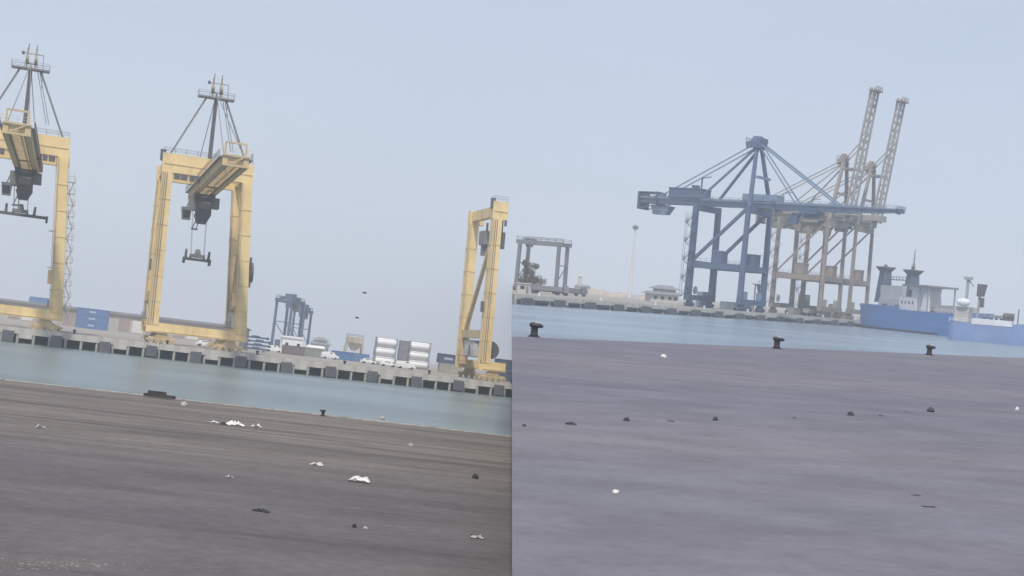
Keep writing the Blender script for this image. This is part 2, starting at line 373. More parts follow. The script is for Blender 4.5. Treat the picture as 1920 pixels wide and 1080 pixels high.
GA = 19.0                                    # rail gauge of the yellow cranes
ZB0, ZB1 = 33.4, 37.1                        # portal beam
def yellow_crane(xpx, label, spreader_label, spreader_len, spreader_z, stair, sign, cut=None, trolley_y=15.0, boomx=.8):
    lean = .055
    o0 = None
    for t in range(-4000, 4000):             # foot of the waterside rail under photo column xpx
        p = FLa+FLd*(t*.05)+FLn*4; c = BAS['L'].transposed() @ (Z(p, LZ)-EYEV)
        if 960+F*c.x/c.z >= xpx: o0 = Z(p, LZ); break
    T = thing('quay_crane', label, 'crane', 'L', o0, FLr, 'yellow container cranes on the far quay')
    def part(n, mb, m, par=None): return link(n, mb.mesh(n, lean), m, par or T)
    sides = (-1,) if cut is not None else (-1, 1)
    xr = cut if cut is not None else 9.3
    xc = 1.5 if cut is not None else 0.0     # the side of the right-hand terrace leans, the stub follows it
    for sx in sides:
        for y in (0, GA):
            part('bogie', bogie(sx*6.6, y), TAN())
            lg = MB().taper((sx*8.55, y, 3.6), (1.12, .95), (sx*7.75, y, ZB0+.1), (1.0, .9))
            L = part('leg', lg, YEL())
            e = MB()                          # stiffener straps and a cable tray
            for z in (8, 13, 18, 23, 28):
                xx = sx*(8.55-.8*(z-3.6)/31)
                e.box(xx-1.16, xx+1.16, y-.99, y+.99, z, z+.12)
            e.bar((sx*8.55-1.0, y-1.1, 4), (sx*7.75-.9, y-1.05, ZB0), .26)
            part('cable_tray', e, TAN(), L)
        part('side_tie', MB().box(sx*8.4-.65, sx*8.4+.65, .96, GA-.96, 8.6, 10.3), TAN())
        part('side_beam', MB().box(sx*7.75-.6, sx*7.75+.6, .92, GA-.92, ZB0+.6, ZB1-1.0), YEL())
        part('diagonal_brace', MB().bar((sx*8.3, GA-1.0, 10.2), (sx*7.8, 1.0, 31), .75), TAN())
        if sx < 0 or not cut:
            part('side_platform', MB().box(sx*8.4-1.6, sx*8.4+.5, 2, GA-2, 4.6, 4.8).rail([(sx*8.4-1.6, 2, 4.8), (sx*8.4-1.6, GA-2, 4.8)]), GRS())
            eh = part('electrical_house', MB().box(sx*8.4-1.2, sx*8.4+1.0, 5, 13, 4.82, 7.9), mat('pale_grey_cladding', (.5, .5, .5), .6, .1, .5))
            part('house_roof', MB().box(sx*8.4-1.4, sx*8.4+1.2, 4.7, 13.3, 7.9, 8.1), GRS(), eh)
            part('house_door', MB().box(sx*8.4-1.25, sx*8.4-1.2, 8, 9.2, 4.9, 7.0), DKS(), eh)
    for y in (0, GA):
        part('sill_beam', MB().box(-9.75, xr+(.45 if cut is None else 0), y-.85, y+.85, 2.1, 4.0).box(-9.0, xr-.3, y-.95, y+.95, 2.35, 2.5), YEL())
        part('portal_beam', MB().box(-8.85, min(8.85, xr-xc), y-.85, y+.85, ZB0, ZB1-(0 if y == 0 else .8)), YEL())
        part('beam_flange', MB().box(-8.6, min(8.6, xr-xc), y-.95, y+.95, ZB0+1.55, ZB0+1.72), TAN())
    part('beam_railing', MB().rail([(-8.7, -.8, ZB1), (min(8.7, xr-xc), -.8, ZB1)]).rail([(-8.7, .8, ZB1), (min(8.7, xr-xc), .8, ZB1)]), GRS())
    # dark lettered boards hung under the portal beam, too small to read
    for x, wd in sign:
        part('sign_board', MB().box(x, x+wd, -.95, -.85, ZB0-1.25, ZB0-.06), DKS())
    part('access_ladder', MB().bar((-9.0, -1.15, 4), (-8.2, -1.1, ZB0), .1).bar((-8.6, -1.15, 4), (-7.8, -1.1, ZB0), .1), GRS())
    part('junction_box', MB().box(-9.9, -9.55, -.6, .5, 14.0, 16.2), DKS())
    part('ladder_cage', MB().tube((-8.8, -.3, ZB1-1.6), (-8.8, -.3, ZB1+.6), .55, n=8), DKS())
    if stair:
        link('access_stair', stairs(MB(), 10.05, 10.95, -.8, .8, 2.5, 31, 2.2, True).mesh('access_stair', lean+.030), mat('galvanised_stair', (.5, .46, .38), .6, .1, 1), T)
    if cut is not None:
        part('operator_cab', MB().taper((-6.0, 1.6, 27.6), (.55, .6), (-6.0, 1.6, 31.0), (.6, .65)).bar((-6.0, 1.6, 31.0), (-6.0, 1.6, ZB0), .3), DKS())
        part('hoist_frame', MB().box(-8.2, -5.6, 8, 12, 28.6, 31.5).box(-7.9, -6.2, 9, 11, 26.3, 28.6).bar((-7, 10, 31.5), (-7, 10, ZB0), .4), GRS())
        part('cable_reel', MB().tube((-7.0, 1.2, 6.4), (-7.0, 1.7, 6.4), 1.9, n=16), DKS())
        return T
    if not stair: part('cable_reel', MB().tube((9.7, 0, 16.0), (10.1, 0, 16.0), 2.0, n=16).box(9.4, 9.8, -.4, .4, 13, 19), DKS())
    part('service_ladder', MB().bar((7.2, .4, 4), (6.55, .4, ZB0), .1).bar((7.2, 1.0, 4), (6.55, 1.0, ZB0), .1)
         .box(6.2, 7.3, .2, 1.4, 12, 12.15).box(6.1, 7.1, .2, 1.4, 19, 19.15).box(6.5, 7.4, -.3, .8, 9.0, 11.6), TAN())
    # A-frame, mast head
    ZA = 49.0
    for sx in (-1, 1): part('mast_stay', MB().bar((sx*7.4, 0, ZB1), (sx*1.9+.6, -1, ZA), .3), GRS())
    part('mast', MB().taper((.2, .3, ZB1), (.38, .38), (.6, -.6, ZA), (.34, .34)), DKS())
    pf = part('mast_platform', MB().box(-2.9, 4.1, -1.7, .7, ZA, ZA+.3), GRS())
    part('platform_railing', MB().rail([(-2.9, -1.7, ZA+.3), (4.1, -1.7, ZA+.3), (4.1, .7, ZA+.3), (-2.9, .7, ZA+.3), (-2.9, -1.7, ZA+.3)]), GRS(), pf)
    hd = MB()
    for x in (-.2, 1.4):
        hd.bar((x, -.5, ZA+.3), (x+.1, -.5, ZA+4.2), .3); hd.tube((x-.2, -.5, ZA+2.0), (x+.35, -.5, ZA+2.0), .8, n=12)
    hd.bar((-.4, -.5, ZA+1.2), (1.8, -.5, ZA+1.2), .3).bar((-.9, -.5, ZA+3.1), (2.9, -.5, ZA+3.1), .16)
    part('mast_head', hd, mat('greased_tan_steel', (.30, .255, .19), .65, .2, 1.5), pf)
    an = MB().bar((0, -.5, ZA+3.6), (.05, -.5, ZA+5.0), .16).bar((1.5, -.5, ZA+3.6), (1.55, -.5, ZA+4.9), .16).bar((2.8, -.5, ZA+3.1), (2.85, -.5, ZA-3.2), .1).box(-1.2, -.7, -.7, -.3, ZA+2.8, ZA+3.4)
    part('antenna', an, DKS(), pf)
    part('mast_ladder', MB().bar((1.9, -.6, ZA), (4.2, -.2, ZB1+2), .12).bar((2.3, -.6, ZA), (4.7, -.2, ZB1+2), .12), GRS())
    # boom: two girders with rails, cross ties and walkways
    z0, z1, yA, yB = 31.3, 33.1, -47.0, 31.0
    xa, xb = boomx-1.75, boomx+1.75
    boom = part('boom_girder', MB().box(xa-.45, xa+.45, yA, yB, z0, z1).box(xb-.45, xb+.45, yA, yB, z0, z1), TAN())
    tie = MB()
    for i in range(41):
        y = yA+.4+i*(yB-yA-.8)/40
        tie.box(xa+.45, xb-.45, y-.16, y+.16, z0+.5, z1-.2)
        if i < 40:
            y2 = yA+.4+(i+1)*(yB-yA-.8)/40
            tie.bar((xa+.4, y, z1-.3), (xb-.4, y2, z1-.3), .14)
    tag(part('cross_tie', tie, TAN(), boom), kind='stuff')
    part('trolley_rail', MB().box(xa+.5, xa+.66, yA, yB, z0+.06, z0+.24).box(xb-.66, xb-.5, yA, yB, z0+.06, z0+.24), DKS(), boom)
    wk = MB()
    for x, s in ((xa-.5, -1), (xb+.5, 1)):
        wk.box(min(x, x+s*.55), max(x, x+s*.55), yA, yB, z1-.5, z1-.42).rail([(x+s*.55, yA, z1-.42), (x+s*.55, yB, z1-.42)], 1.1, .07, 2.5)
    part('walkway', wk, GRS(), boom)
    part('boom_end_frame', MB().box(xa-.5, xb+.5, yA-.3, yA-.02, z0-.1, z0+.3).box(xa-.5, xb+.5, yA-.3, yA-.02, z1-.2, z1+.1).bar((xa, yA-.15, z0), (xb, yA-.15, z1), .18).rail([(xa-.9, yA-.3, z1), (xb+.9, yA-.3, z1)]).bar((xa, yA+1, z1), (xa, yA+1, z1+2.2), .3).bar((xb, yA+1, z1), (xb, yA+1, z1+2.2), .3).bar((xa, yA+1, z1+2.2), (xb, yA+1, z1+2.2), .3), TAN(), boom)
    part('boom_hanger', MB().box(xa-.3, xa+.3, -.8, .8, z1, ZB0).box(xb-.3, xb+.3, -.8, .8, z1, ZB0).box(xa-.3, xa+.3, GA-.8, GA+.8, z1, ZB0).box(xb-.3, xb+.3, GA-.8, GA+.8, z1, ZB0), TAN(), boom)
    for x in (xa, xb):
        part('forestay', MB().bar((.6, -1.2, ZA+1), (x, yA+3, z1), .13), GRS())
        part('backstay', MB().bar((.6, -.2, ZA+1), (x, yB-3, z1), .13), GRS())
    # trolley with machinery and cab under the land end of the boom
    ty = trolley_y
    tr = part('trolley', MB().box(xa-.3, xb+.3, ty-3.2, ty+3.2, z0-.8, z0-.1).box(xa+.3, xb-.3, ty-2.6, ty+2.6, z0-4.2, z0-.8)
              .taper((boomx-.3, ty, z0-6.0), (.9, 1.2), (boomx-.1, ty, z0-4.2), (1.6, 2.2)), DKS())
    part('machinery', MB().box(xb-.6, xb+1.3, ty-2, ty+1.5, z0-2.6, z0-.5).box(xa-1.2, xa+.4, ty-1.6, ty+2.0, z0-3.4, z0-.6).tube((boomx-1.2, ty-2.7, z0-2.4), (boomx+1.2, ty-2.7, z0-2.4), .8, n=12), GRS(), tr)
    cb = part('operator_cab', MB().taper((xa-1.7, ty-1, z0-5.6), (.8, .9), (xa-1.7, ty-1, z0-3.1), (1.0, 1.2)).bar((xa-1.7, ty-1, z0-3.1), (xa-1.0, ty-1, z0-1.0), .25), GRS(), tr)
    part('cab_window', MB().taper((xa-1.7, ty-1.93, z0-5.3), (.6, .05), (xa-1.7, ty-2.13, z0-3.7), (.8, .05)), GLS(), cb)
    part('hoist_rope_guide', MB().box(boomx-2.2, boomx-.9, ty-.6, ty+.5, z0-7.4, z0-7.1).bar((boomx-2.0, ty, z0-7.2), (boomx-1.2, ty, z0-5.0), .18).bar((boomx-1.1, ty, z0-7.2), (boomx-.8, ty, z0-5.0), .18), DKS(), tr)
    # spreader on its ropes: hangs from the crane, a thing of its own
    zs = spreader_z; h = spreader_len/2
    p = BM['L'].inverted() @ (T.matrix_world @ Vector((boomx-.6-lean*zs, ty, zs)))
    Sp = thing('container_spreader', spreader_label, 'spreader', 'L', p, FLr, 'container spreaders hanging from the yellow cranes')
    link('spreader_beam', MB().box(-h, h, -.9, -.55, 0, .5).box(-h, h, .55, .9, 0, .5).mesh('spreader_beam'), DKS(), Sp)
    for sx in (-1, 1):
        link('end_beam', MB().box(sx*h-.22, sx*h+.22, -1.25, 1.25, -.15, .55).box(sx*h-.2, sx*h+.2, -1.3, -1.1, -.7, .3).box(sx*h-.2, sx*h+.2, 1.1, 1.3, -.7, .3).mesh('end_beam'), DKS(), Sp)
    link('headblock', MB().box(-1.5, 1.5, -1.1, 1.1, .7, 1.3).taper((0, 0, 1.3), (.7, .7), (0, 0, 2.4), (.4, .4)).box(-1.6, -1.2, -.6, .6, .45, .72).box(1.2, 1.6, -.6, .6, .45, .72).mesh('headblock'), GRS(), Sp)
    for sx in (-1, 1):
        q = min(h-.3, 2.7)
        link('guide_post', MB().taper((sx*q, 0, .5), (.28, .5), (sx*(q+.05), 0, 2.2), (.2, .3)).mesh('guide_post'), DKS(), Sp)
        for sy in (-1, 1):
            link('hoist_rope', MB().bar((sx*1.3, sy*.8, 1.2), (sx*1.5+lean*(zs-z0), sy*1.2, z0-zs-.8), .045).mesh('hoist_rope'), DKS(), Sp)
    return T

yellow_crane(15, 'yellow gantry crane cut by the left edge, zigzag stair on its right leg', 'long dark spreader under the leftmost yellow crane', 10.4, 22.0, True, [(2.6, 1.2), (4.0, .9), (5.1, 1.2), (-6.2, 3.2)], None, 15, .7)
yellow_crane(366, 'whole yellow gantry crane standing alone between blue containers and white tanks', 'short dark spreader hanging inside the portal of the middle yellow crane', 5.2, 17.6, False, [(-6.5, 1.2), (-5.2, 1.3), (-3.5, 1.0), (-2.3, .8)])
yellow_crane(979, 'yellow gantry crane seen from its side, beside the white tank containers', None, 0, 0, False, [(-6.3, .55)], cut=-4.1)

# ------------------------------------------------------------------ far cranes of the right-hand shot
def foot(b, a, d, n, off, xpx, z):
    for t in range(-2000, 9000):
        p = Z(a+d*(t*.05)+n*off, z); c = BAS[b].transposed() @ (p-EYEV)
        if c.z > 0 and 960+F*c.x/c.z >= xpx: return p
def ship_to_shore(xpx, label, M, M2, raised, ga=18.5, hw=8.6, lw=1.5, zg=33.2, zap=54.2, tip=-46.5, tail=43.0, my=0.0, br=.95):
    T = thing('ship_to_shore_crane', label, 'crane', 'R', foot('R', FRa, FRd, FRn, 3, xpx, 0), FRr, 'tall cranes beyond the water on the right')
    def part(n, mb, m, par=None): return link(n, mb.mesh(n), m, par or T)
    g1 = zg+2.2
    for sx in (-1, 1):
        for y in (0, ga):
            part('bogie', bogie(sx*(hw-1.5), y, 6), M)
            ww = lw if y == 0 else lw*1.2
            part('leg', MB().taper((sx*hw, y, 2.0), (ww/2*1.05, ww/2*1.05), (sx*(hw-.6), y, zg+.1), (ww/2*.85, ww/2*.85)), M)
        part('side_brace', MB().bar((sx*(hw-.2), ga-.5, 15.0), (sx*(hw-.5), .6, zg-.8), br), M)
        part('side_tie', MB().box(sx*(hw-.2)-.5, sx*(hw-.2)+.5, lw*.7, ga-lw*.7, 12.6, 14.6), M)
    for y in (0, ga):
        part('sill_beam', MB().box(-hw-1, hw+1, y-.75, y+.75, 2.1, 3.8), M)
        part('portal_tie', MB().box(-hw+.5, hw-.5, y-.6, y+.6, 12.8, 15.0 if y else 14.4), M)
        part('top_beam', MB().box(-hw+.9, hw-.9, y-.7, y+.7, zg-2.0, zg-.05), M)
    for y, x in ((ga*.5, -hw+2), (ga*.2, hw-2.5)):
        part('machinery_box', MB().box(x-2.0, x+2.0, y-1.8, y+1.8, 14.7, 18.4), M)
        part('box_roof', MB().box(x-2.2, x+2.2, y-2.0, y+2.0, 18.4, 18.6), M2)
    part('portal_deck', MB().box(-hw+.6, hw-.6, 1, ga-1, 14.42, 14.66).rail([(-hw+.6, 1, 14.66), (-hw+.6, ga-1, 14.66)]).rail([(hw-.6, 1, 14.66), (hw-.6, ga-1, 14.66)]), M)
    st = stairs(MB(), -hw-2.2, -hw-.9, ga-1.4, ga+2.0, 3, zg-3)
    part('access_stair', st, M)
    for sx in (-1, 1):
        for y in (0.0, ga):
            part('cable_reel' if y else 'drive_cabinet', (MB().tube((sx*(hw-3), y-1.1, 5.4), (sx*(hw-3), y-.8, 5.4), 1.3, n=14) if y else MB().box(sx*(hw-3.2)-.9, sx*(hw-3.2)+.9, -.6, .7, 3.81, 6.3)), M2)
    # girder and boom
    yw = tip if not raised else -3.5
    gm = MB(); yk = -28.0 if not raised else yw
    for x in (-2.1, 2.1):
        gm.box(x-.6, x+.6, yk, tail, zg, g1)
        if not raised: gm.add([(x-.5, yw, zg+.9), (x+.5, yw, zg+.9), (x+.6, yk, zg), (x-.6, yk, zg), (x-.5, yw, g1-.3), (x+.5, yw, g1-.3), (x+.6, yk, g1), (x-.6, yk, g1)], BOXF)
    gd = part('main_girder', gm, M2)
    tie = MB()
    k = int((tail-yw)/5)
    for i in range(k+1):
        y = yw+.5+i*(tail-yw-1)/k; tie.box(-1.5, 1.5, y-.25, y+.25, zg+.4, g1-.3)
    tag(part('cross_tie', tie, M2, gd), kind='stuff')
    wk = MB()
    for s in (-1, 1):
        wk.box(min(s*2.72, s*3.6), max(s*2.72, s*3.6), yw, tail, g1-.7, g1-.6).rail([(s*3.6, yw, g1-.6), (s*3.6, tail, g1-.6)], 1.2, .12, 3)
    part('walkway', wk, M2, gd)
    part('tail_frame', MB().box(-3.6, 3.6, tail-.6, tail, zg-2.2, g1+1.4).box(-3.4, 3.4, tail-7, tail-6.6, zg-.8, g1+1.6).box(-3.4, 3.4, tail-6.6, tail-.6, g1+1.2, g1+1.5).bar((-3.2, tail-.3, zg-2), (-3.2, tail-9, zg), .3).bar((3.2, tail-.3, zg-2), (3.2, tail-9, zg), .3), M, gd)
    part('tail_cab', MB().taper((0, tail-7.5, zg-3.6), (1.6, 2.4), (0, tail-8, zg-.8), (2.0, 3.6)), M2, gd)
    ho = part('machinery_house', MB().box(-3.4, 3.4, ga+1.0, ga+13, g1+.05, g1+2.9), M)
    part('winch_house', MB().box(-2.9, 2.9, -7, 5, g1+.05, g1+2.2), M2)
    part('house_roof', MB().box(-3.6, 3.6, ga+.8, ga+13.2, g1+2.9, g1+3.2).box(-1, 1, ga+4, ga+6, g1+3.2, g1+4.4), M, ho)
    part('davit', MB().bar((2.2, ga+4, g1+3.2), (2.2, ga+4, g1+7.2), .4).bar((2.2, ga+4, g1+7), (2.2, ga+.6, g1+7.6), .3), M, ho)
    # trolley and cab below the girder
    tyy = -18.0 if not raised else 9.0
    tr = part('trolley', MB().box(-3.2, 3.2, tyy-3, tyy+3, zg-1.0, zg-.1).box(-1.8, 1.8, tyy-2, tyy+2, zg-2.2, zg-1.0), M)
    part('operator_cab', MB().taper((-1.5, tyy+5, zg-4.4), (.9, 1.0), (-1.5, tyy+5, zg-1.6), (1.2, 1.4)).box(-1.9, -1.1, tyy+2.8, tyy+6, zg-1.6, zg-.9), M, tr)
    # A-frame
    for sx in (-1, 1):
        part('mast_leg', MB().taper((sx*(hw-.8), -.2, g1-2), (.55, .6), (sx*1.6, -1.0+my, zap-1), (.45, .5)), M)
        part('back_leg', MB().bar((sx*(hw-2.0), ga, g1-.5), (sx*1.3, -.2+my, zap-2), br*.75), M)
        part('backstay', MB().bar((sx*2.1, -.4+my, zap-.5), (sx*2.1, ga+17, g1), .35), M2)
    part('mast_tie', MB().box(-4.6, 4.6, -.9, .1, g1+7.2, g1+8.0), M2)
    k_ = 1.0 if not raised else .62
    mh = part('mast_head', MB().box(-2.6*k_, 2.6*k_, my-2.6*k_, my+2.6*k_, zap-.9, zap+.3).taper((0, my-.4, zap+.3), (1.9*k_, 2.0*k_), (0, my-.4, zap+2.2), (1.1*k_, 1.1*k_)).box(-2.9*k_, -2.3*k_, my-3*k_, my+2.2*k_, zap-1.8, zap-.9).box(2.3*k_, 2.9*k_, my-3*k_, my+2.2*k_, zap-1.8, zap-.9), M)
    for x in (-1.6*k_, 0, 1.6*k_): part('sheave', MB().tube((x-.2, my-2.0*k_, zap+.5), (x+.2, my-2.0*k_, zap+.5), 1.2*k_, n=12), M, mh)
    part('head_railing', MB().rail([(-2.6*k_, my-2.6*k_, zap+.3), (2.6*k_, my-2.6*k_, zap+.3), (2.6*k_, my+2.6*k_, zap+.3), (-2.6*k_, my+2.6*k_, zap+.3)], 1.2, .14), M, mh)
    if not raised:
        for sx in (-1, 1):
            part('forestay', MB().bar((sx*1.9, -1.6+my, zap), (sx*2.1, -27, g1), .5), M2)
            part('forestay', MB().bar((sx*1.6, -1.6+my, zap-.6), (sx*2.1, -13, g1), .36), M2)
        part('boom_tip_frame', MB().box(-3.0, 3.0, tip-.4, tip, zg+.8, g1-.2).rail([(-3.6, tip-.4, g1-.6), (3.6, tip-.4, g1-.6)], 1.2, .12), M, gd)
        part('boom_hinge', MB().box(-3.1, 3.1, -6.5, -5.3, zg-.5, g1+.5), M, gd)
    else:
        A = math.radians(raised); L = 46.0
        hz, hy = g1-.4, -4.2
        top = (hy-L*math.cos(A), hz+L*math.sin(A))
        bm = MB()
        pv = Vector((0, math.sin(A), math.cos(A)))*.95; h0 = Vector((0, hy, hz)); h1 = Vector((0, top[0], top[1])); lat = MB()
        for s in (-1, 1):
            q = Vector((s*1.9, 0, 0))
            for e in (-1, 1): bm.bar(h0+q+pv*e, h1+q+pv*(e*.7), .62)
            for i in range(18):
                u, v_ = i/18, (i+1)/18; e = 1 if i % 2 else -1
                lat.bar(h0.lerp(h1, u)+q+pv*e*(1-.3*u), h0.lerp(h1, v_)+q-pv*e*(1-.3*v_), .34)
        bo = part('raised_boom', bm, M2)
        tag(part('lattice', lat, M2, bo), kind='stuff')
        tb = MB()
        for i in range(14):
            u = (i+.3)/14; y = hy+(top[0]-hy)*u; z = hz+(top[1]-hz)*u
            tb.bar((-1.6, y, z), (1.6, y, z), .4)
            v = (i+1.3)/14
            if i < 13: tb.bar((-1.6, y, z), (1.6, hy+(top[0]-hy)*v, hz+(top[1]-hz)*v), .25)
            tb.box(-3.4, -2.7, y-1.0, y-.8, z-.1, z+.1)
        tag(part('cross_tie', tb, M2, bo), kind='stuff')
        part('boom_tip_frame', MB().box(-3.2, 3.2, top[0]-1.6, top[0]+1.1, top[1]-1.2, top[1]-.7).rail([(-3, top[0]-1.5, top[1]-.7), (3, top[0]-1.5, top[1]-.7)], 1.2, .15), M, bo)
        part('boom_latch', MB().box(-2.8, 2.8, hy-.6, -.6, zap-3.6, zap-2.9), M)
        part('forestay', MB().bar((1.6, -1.4, zap), (2.1, top[0]+1, hz+L*.62), .35).bar((-1.6, -1.4, zap), (-2.1, top[0]+1, hz+L*.62), .35), M2)
    return T
ship_to_shore(1407, 'blue-grey crane with its long boom lowered over the water', BLC(), BLC2(), 0, my=3.0)
ship_to_shore(1554, 'tan-brown crane next to the blue one, boom raised steeply', BRN(), TGR(), 83, zg=34.4, zap=56.3, tail=30, lw=1.15, br=.5)
ship_to_shore(1606, 'tan-brown crane nearest the ship, boom raised steeply', BRN(), TGR(), 83, zg=34.4, zap=56.6, tail=30, lw=1.15, br=.5)

# ------------------------------------------------------------------ containers and tanks in the yard
CM = {}
def container_meshes(L):
    if L in CM: return CM[L]
    h = L/2
    body = MB().box(-h+.1, h-.1, -1.12, 1.12, .12, 2.5)
    k = int(L/.55)
    for i in range(k):
        x = -h+.25+(L-.5)*(i+.25)/k
        for y0, y1 in ((-1.17, -1.12), (1.12, 1.17)): body.box(x, x+(L-.5)/k*.5, y0, y1, .2, 2.42)
    fr = MB()
    for x in (-h, h-.16):
        for y in (-1.22, 1.06): fr.box(x, x+.16, y, y+.16, 0, 2.59)
        fr.box(x+.01, x+.15, -1.06, 1.06, .02, .2).box(x+.01, x+.15, -1.06, 1.06, 2.44, 2.57)
    for y in (-1.21, 1.08):
        fr.box(-h+.16, h-.16, y, y+.13, .02, .17).box(-h+.16, h-.16, y, y+.13, 2.46, 2.57)
    dr = MB()
    for s in (-1, 1):
        dr.box(-h-.0, -h+.09, min(s*.02, s*1.05), max(s*.02, s*1.05), .2, 2.44)
        for y in (.3, .75): dr.tube((-h-.03, s*y, .25), (-h-.03, s*y, 2.4), .03, n=6)
    CM[L] = (body, fr, dr); return CM[L]
def shade(c, k): return tuple(v*k for v in c)
SHARED = {}
def shared(key, mb, m):
    if key not in SHARED:
        me = mb.mesh(key[0]); me.materials.append(m); SHARED[key] = me
    return SHARED[key]
def container(b, p, rz, L, cname, col, label, group, marks=False):
    T = thing('shipping_container', label, 'container', b, p, rz, group)
    body, fr, dr = container_meshes(L)
    link('body', shared(('container_body', L, cname), body, mat(cname, col, .6, .12, .7, dirt=(.2, .16, .13), dirt_amt=.25)), None, T)
    link('frame', shared(('container_frame', L, cname), fr, mat(cname+'_frame', shade(col, .8), .6, .12, .7)), None, T)
    link('door', shared(('container_door', L, cname), dr, mat(cname+'_door', shade(col, .9), .6, .12, .7)), None, T)
    if marks:                                 # pale worn company mark, not readable in the photo
        link('painted_mark', shared(('painted_mark', L), MB().box(-1.5, .9, -1.185, -1.175, 1.0, 1.6), mat('faded_blue_white', (.40, .47, .58), .7, .1, 1)), None, T)
    return T
BLU, BLU2, NAV = (.07, .16, .36), (.11, .22, .42), (.05, .08, .15)
def stack(b, x, D, z, rz, L, n, cname, col, labels, group, marks=False):
    p = G(b, x, D, z)
    for k in range(n): container(b, p+Vector((random.uniform(-.06, .06), random.uniform(-.06, .06), 2.6*k)), rz, L, cname, col, labels[k], group, marks)
stack('L', 171, 590, LZ, FLr, 12.2, 3, 'blue_container_paint', BLU, ['bottom container of the blue stack right of the leftmost yellow crane', 'middle container of the blue stack right of the leftmost yellow crane', 'top container of the blue stack right of the leftmost yellow crane'], 'blue containers in the yard', True)
stack('L', 71, 640, LZ, FLr, 9.1, 4, 'mid_blue_container_paint', BLU2, [w_+' of the blue container stack behind the leftmost yellow crane' for w_ in ('lowest box', 'second box', 'third box', 'uppermost box')], 'blue containers in the yard')
stack('L', 549, 430, LZ, FLr, 6.1, 1, 'brown_grey_container_paint', (.17, .135, .13), ['brown-grey container standing in front of the small white shed'], 'single containers along the quay')
stack('L', 587, 445, LZ, FLr, 6.1, 1, 'grey_green_container_paint', (.24, .27, .24), ['grey-green container with a white roof load, right of the brown one'], 'single containers along the quay')
stack('L', 640, 470, LZ, FLr, 6.1, 1, 'blue_container_paint', BLU, ['left one of the two low blue containers below the beige hopper'], 'low blue containers')
stack('L', 672, 475, LZ, FLr, 6.1, 1, 'mid_blue_container_paint', BLU2, ['right one of the two low blue containers below the beige hopper'], 'low blue containers')
stack('L', 842, 420, LZ, FLr, 6.1, 1, 'pale_olive_container_paint', (.36, .35, .29), ['pale olive container under the dark blue one, right of the white tanks'], 'containers beside the white tanks')
p = G('L', 838, 420, LZ)
container('L', p+Vector((0, 0, 2.6)), FLr, 6.1, 'navy_container_paint', NAV, 'dark blue container on the olive one, right of the white tanks', 'containers beside the white tanks', True)
stack('L', 948, 370, LZ, FLr, 6.1, 2, 'navy_container_paint', (.06, .11, .22), ['lower of two dark blue containers behind the rightmost yellow crane', 'upper of two dark blue containers behind the rightmost yellow crane'], 'containers beside the white tanks')
stack('L', 753, 452, LZ, FLr, 2.9, 3, 'grey_container_paint', (.24, .235, .27), [w_+' of the narrow grey stack between the two tank stacks' for w_ in ('bottom box', 'middle box', 'top box')], 'narrow grey boxes')
solo('tarpaulin_load', MB().box(-2.7, 2.7, -1, 1, 0, .3).taper((0, 0, .3), (2.7, 1), (.1, 0, .75), (2.3, .6)), WHI(), 'white sheeted load on top of the grey-green container', 'load', 'L', G('L', 589, 445, LZ)+Vector((0, 0, 2.6)), FLr)

def tank_container(p, rz, label):
    T = thing('tank_container', label, 'tank container', 'L', p, rz, 'white tank containers stacked three high')
    m = MB()
    prof = [(.15, -2.95), (.75, -2.85), (1.08, -2.6), (1.13, -2.4), (1.13, 2.4), (1.08, 2.6), (.75, 2.85), (.15, 2.95)]
    n = 18
    vs = [(x, r*math.cos(k*2*math.pi/n), 1.32+r*math.sin(k*2*math.pi/n)) for r, x in prof for k in range(n)]
    fs = [(i*n+k, (i+1)*n+k, (i+1)*n+(k+1) % n, i*n+(k+1) % n) for i in range(len(prof)-1) for k in range(n)]+[tuple(range(n)), tuple(range((len(prof)-1)*n, len(prof)*n))[::-1]]
    m.add(vs, fs)
    if ('tank',) not in SHARED:
        me = m.mesh('tank', 0, True); me.materials.append(mat('clean_white_tank_paint', (.86, .86, .88), .45, .04, .6)); SHARED[('tank',)] = me
    tk = link('tank', SHARED[('tank',)], None, T)
    link('manhole', shared(('manhole',), MB().tube((0, 0, 2.4), (0, 0, 2.56), .3, n=10), GRS()), None, tk)
    f = MB()
    for x in (-3.03, 2.87):
        for y in (-1.22, 1.06): f.box(x, x+.16, y, y+.16, 0, 2.59)
        f.box(x+.01, x+.15, -1.06, 1.06, .02, .2).box(x+.01, x+.15, -1.06, 1.06, 2.42, 2.57)
        f.bar((x+.08, -1.1, .2), (x+.08, -.2, 1.1), .1).bar((x+.08, 1.1, .2), (x+.08, .2, 1.1), .1)
    for y in (-1.19, 1.07): f.box(-2.87, 2.87, y, y+.12, .02, .16).box(-2.87, 2.87, y, y+.12, 2.47, 2.57)
    link('frame', shared(('tank_frame',), f, GRS()), None, T)
    link('ladder', shared(('tank_ladder',), MB().bar((-3.06, -.5, .1), (-3.06, -.5, 2.5), .06).bar((-3.06, -.2, .1), (-3.06, -.2, 2.5), .06), DKS()), None, T)
for x, D, side in ((719, 436, 'left'), (782, 440, 'right')):
    p = G('L', x, D, LZ)
    for k, w_ in enumerate(('bottom', 'middle', 'top')):
        tank_container(p+Vector((random.uniform(-.1, .1), 0, 2.62*k)), FLr+random.uniform(-.01, .01), w_+' white tank container of the '+side+' stack')

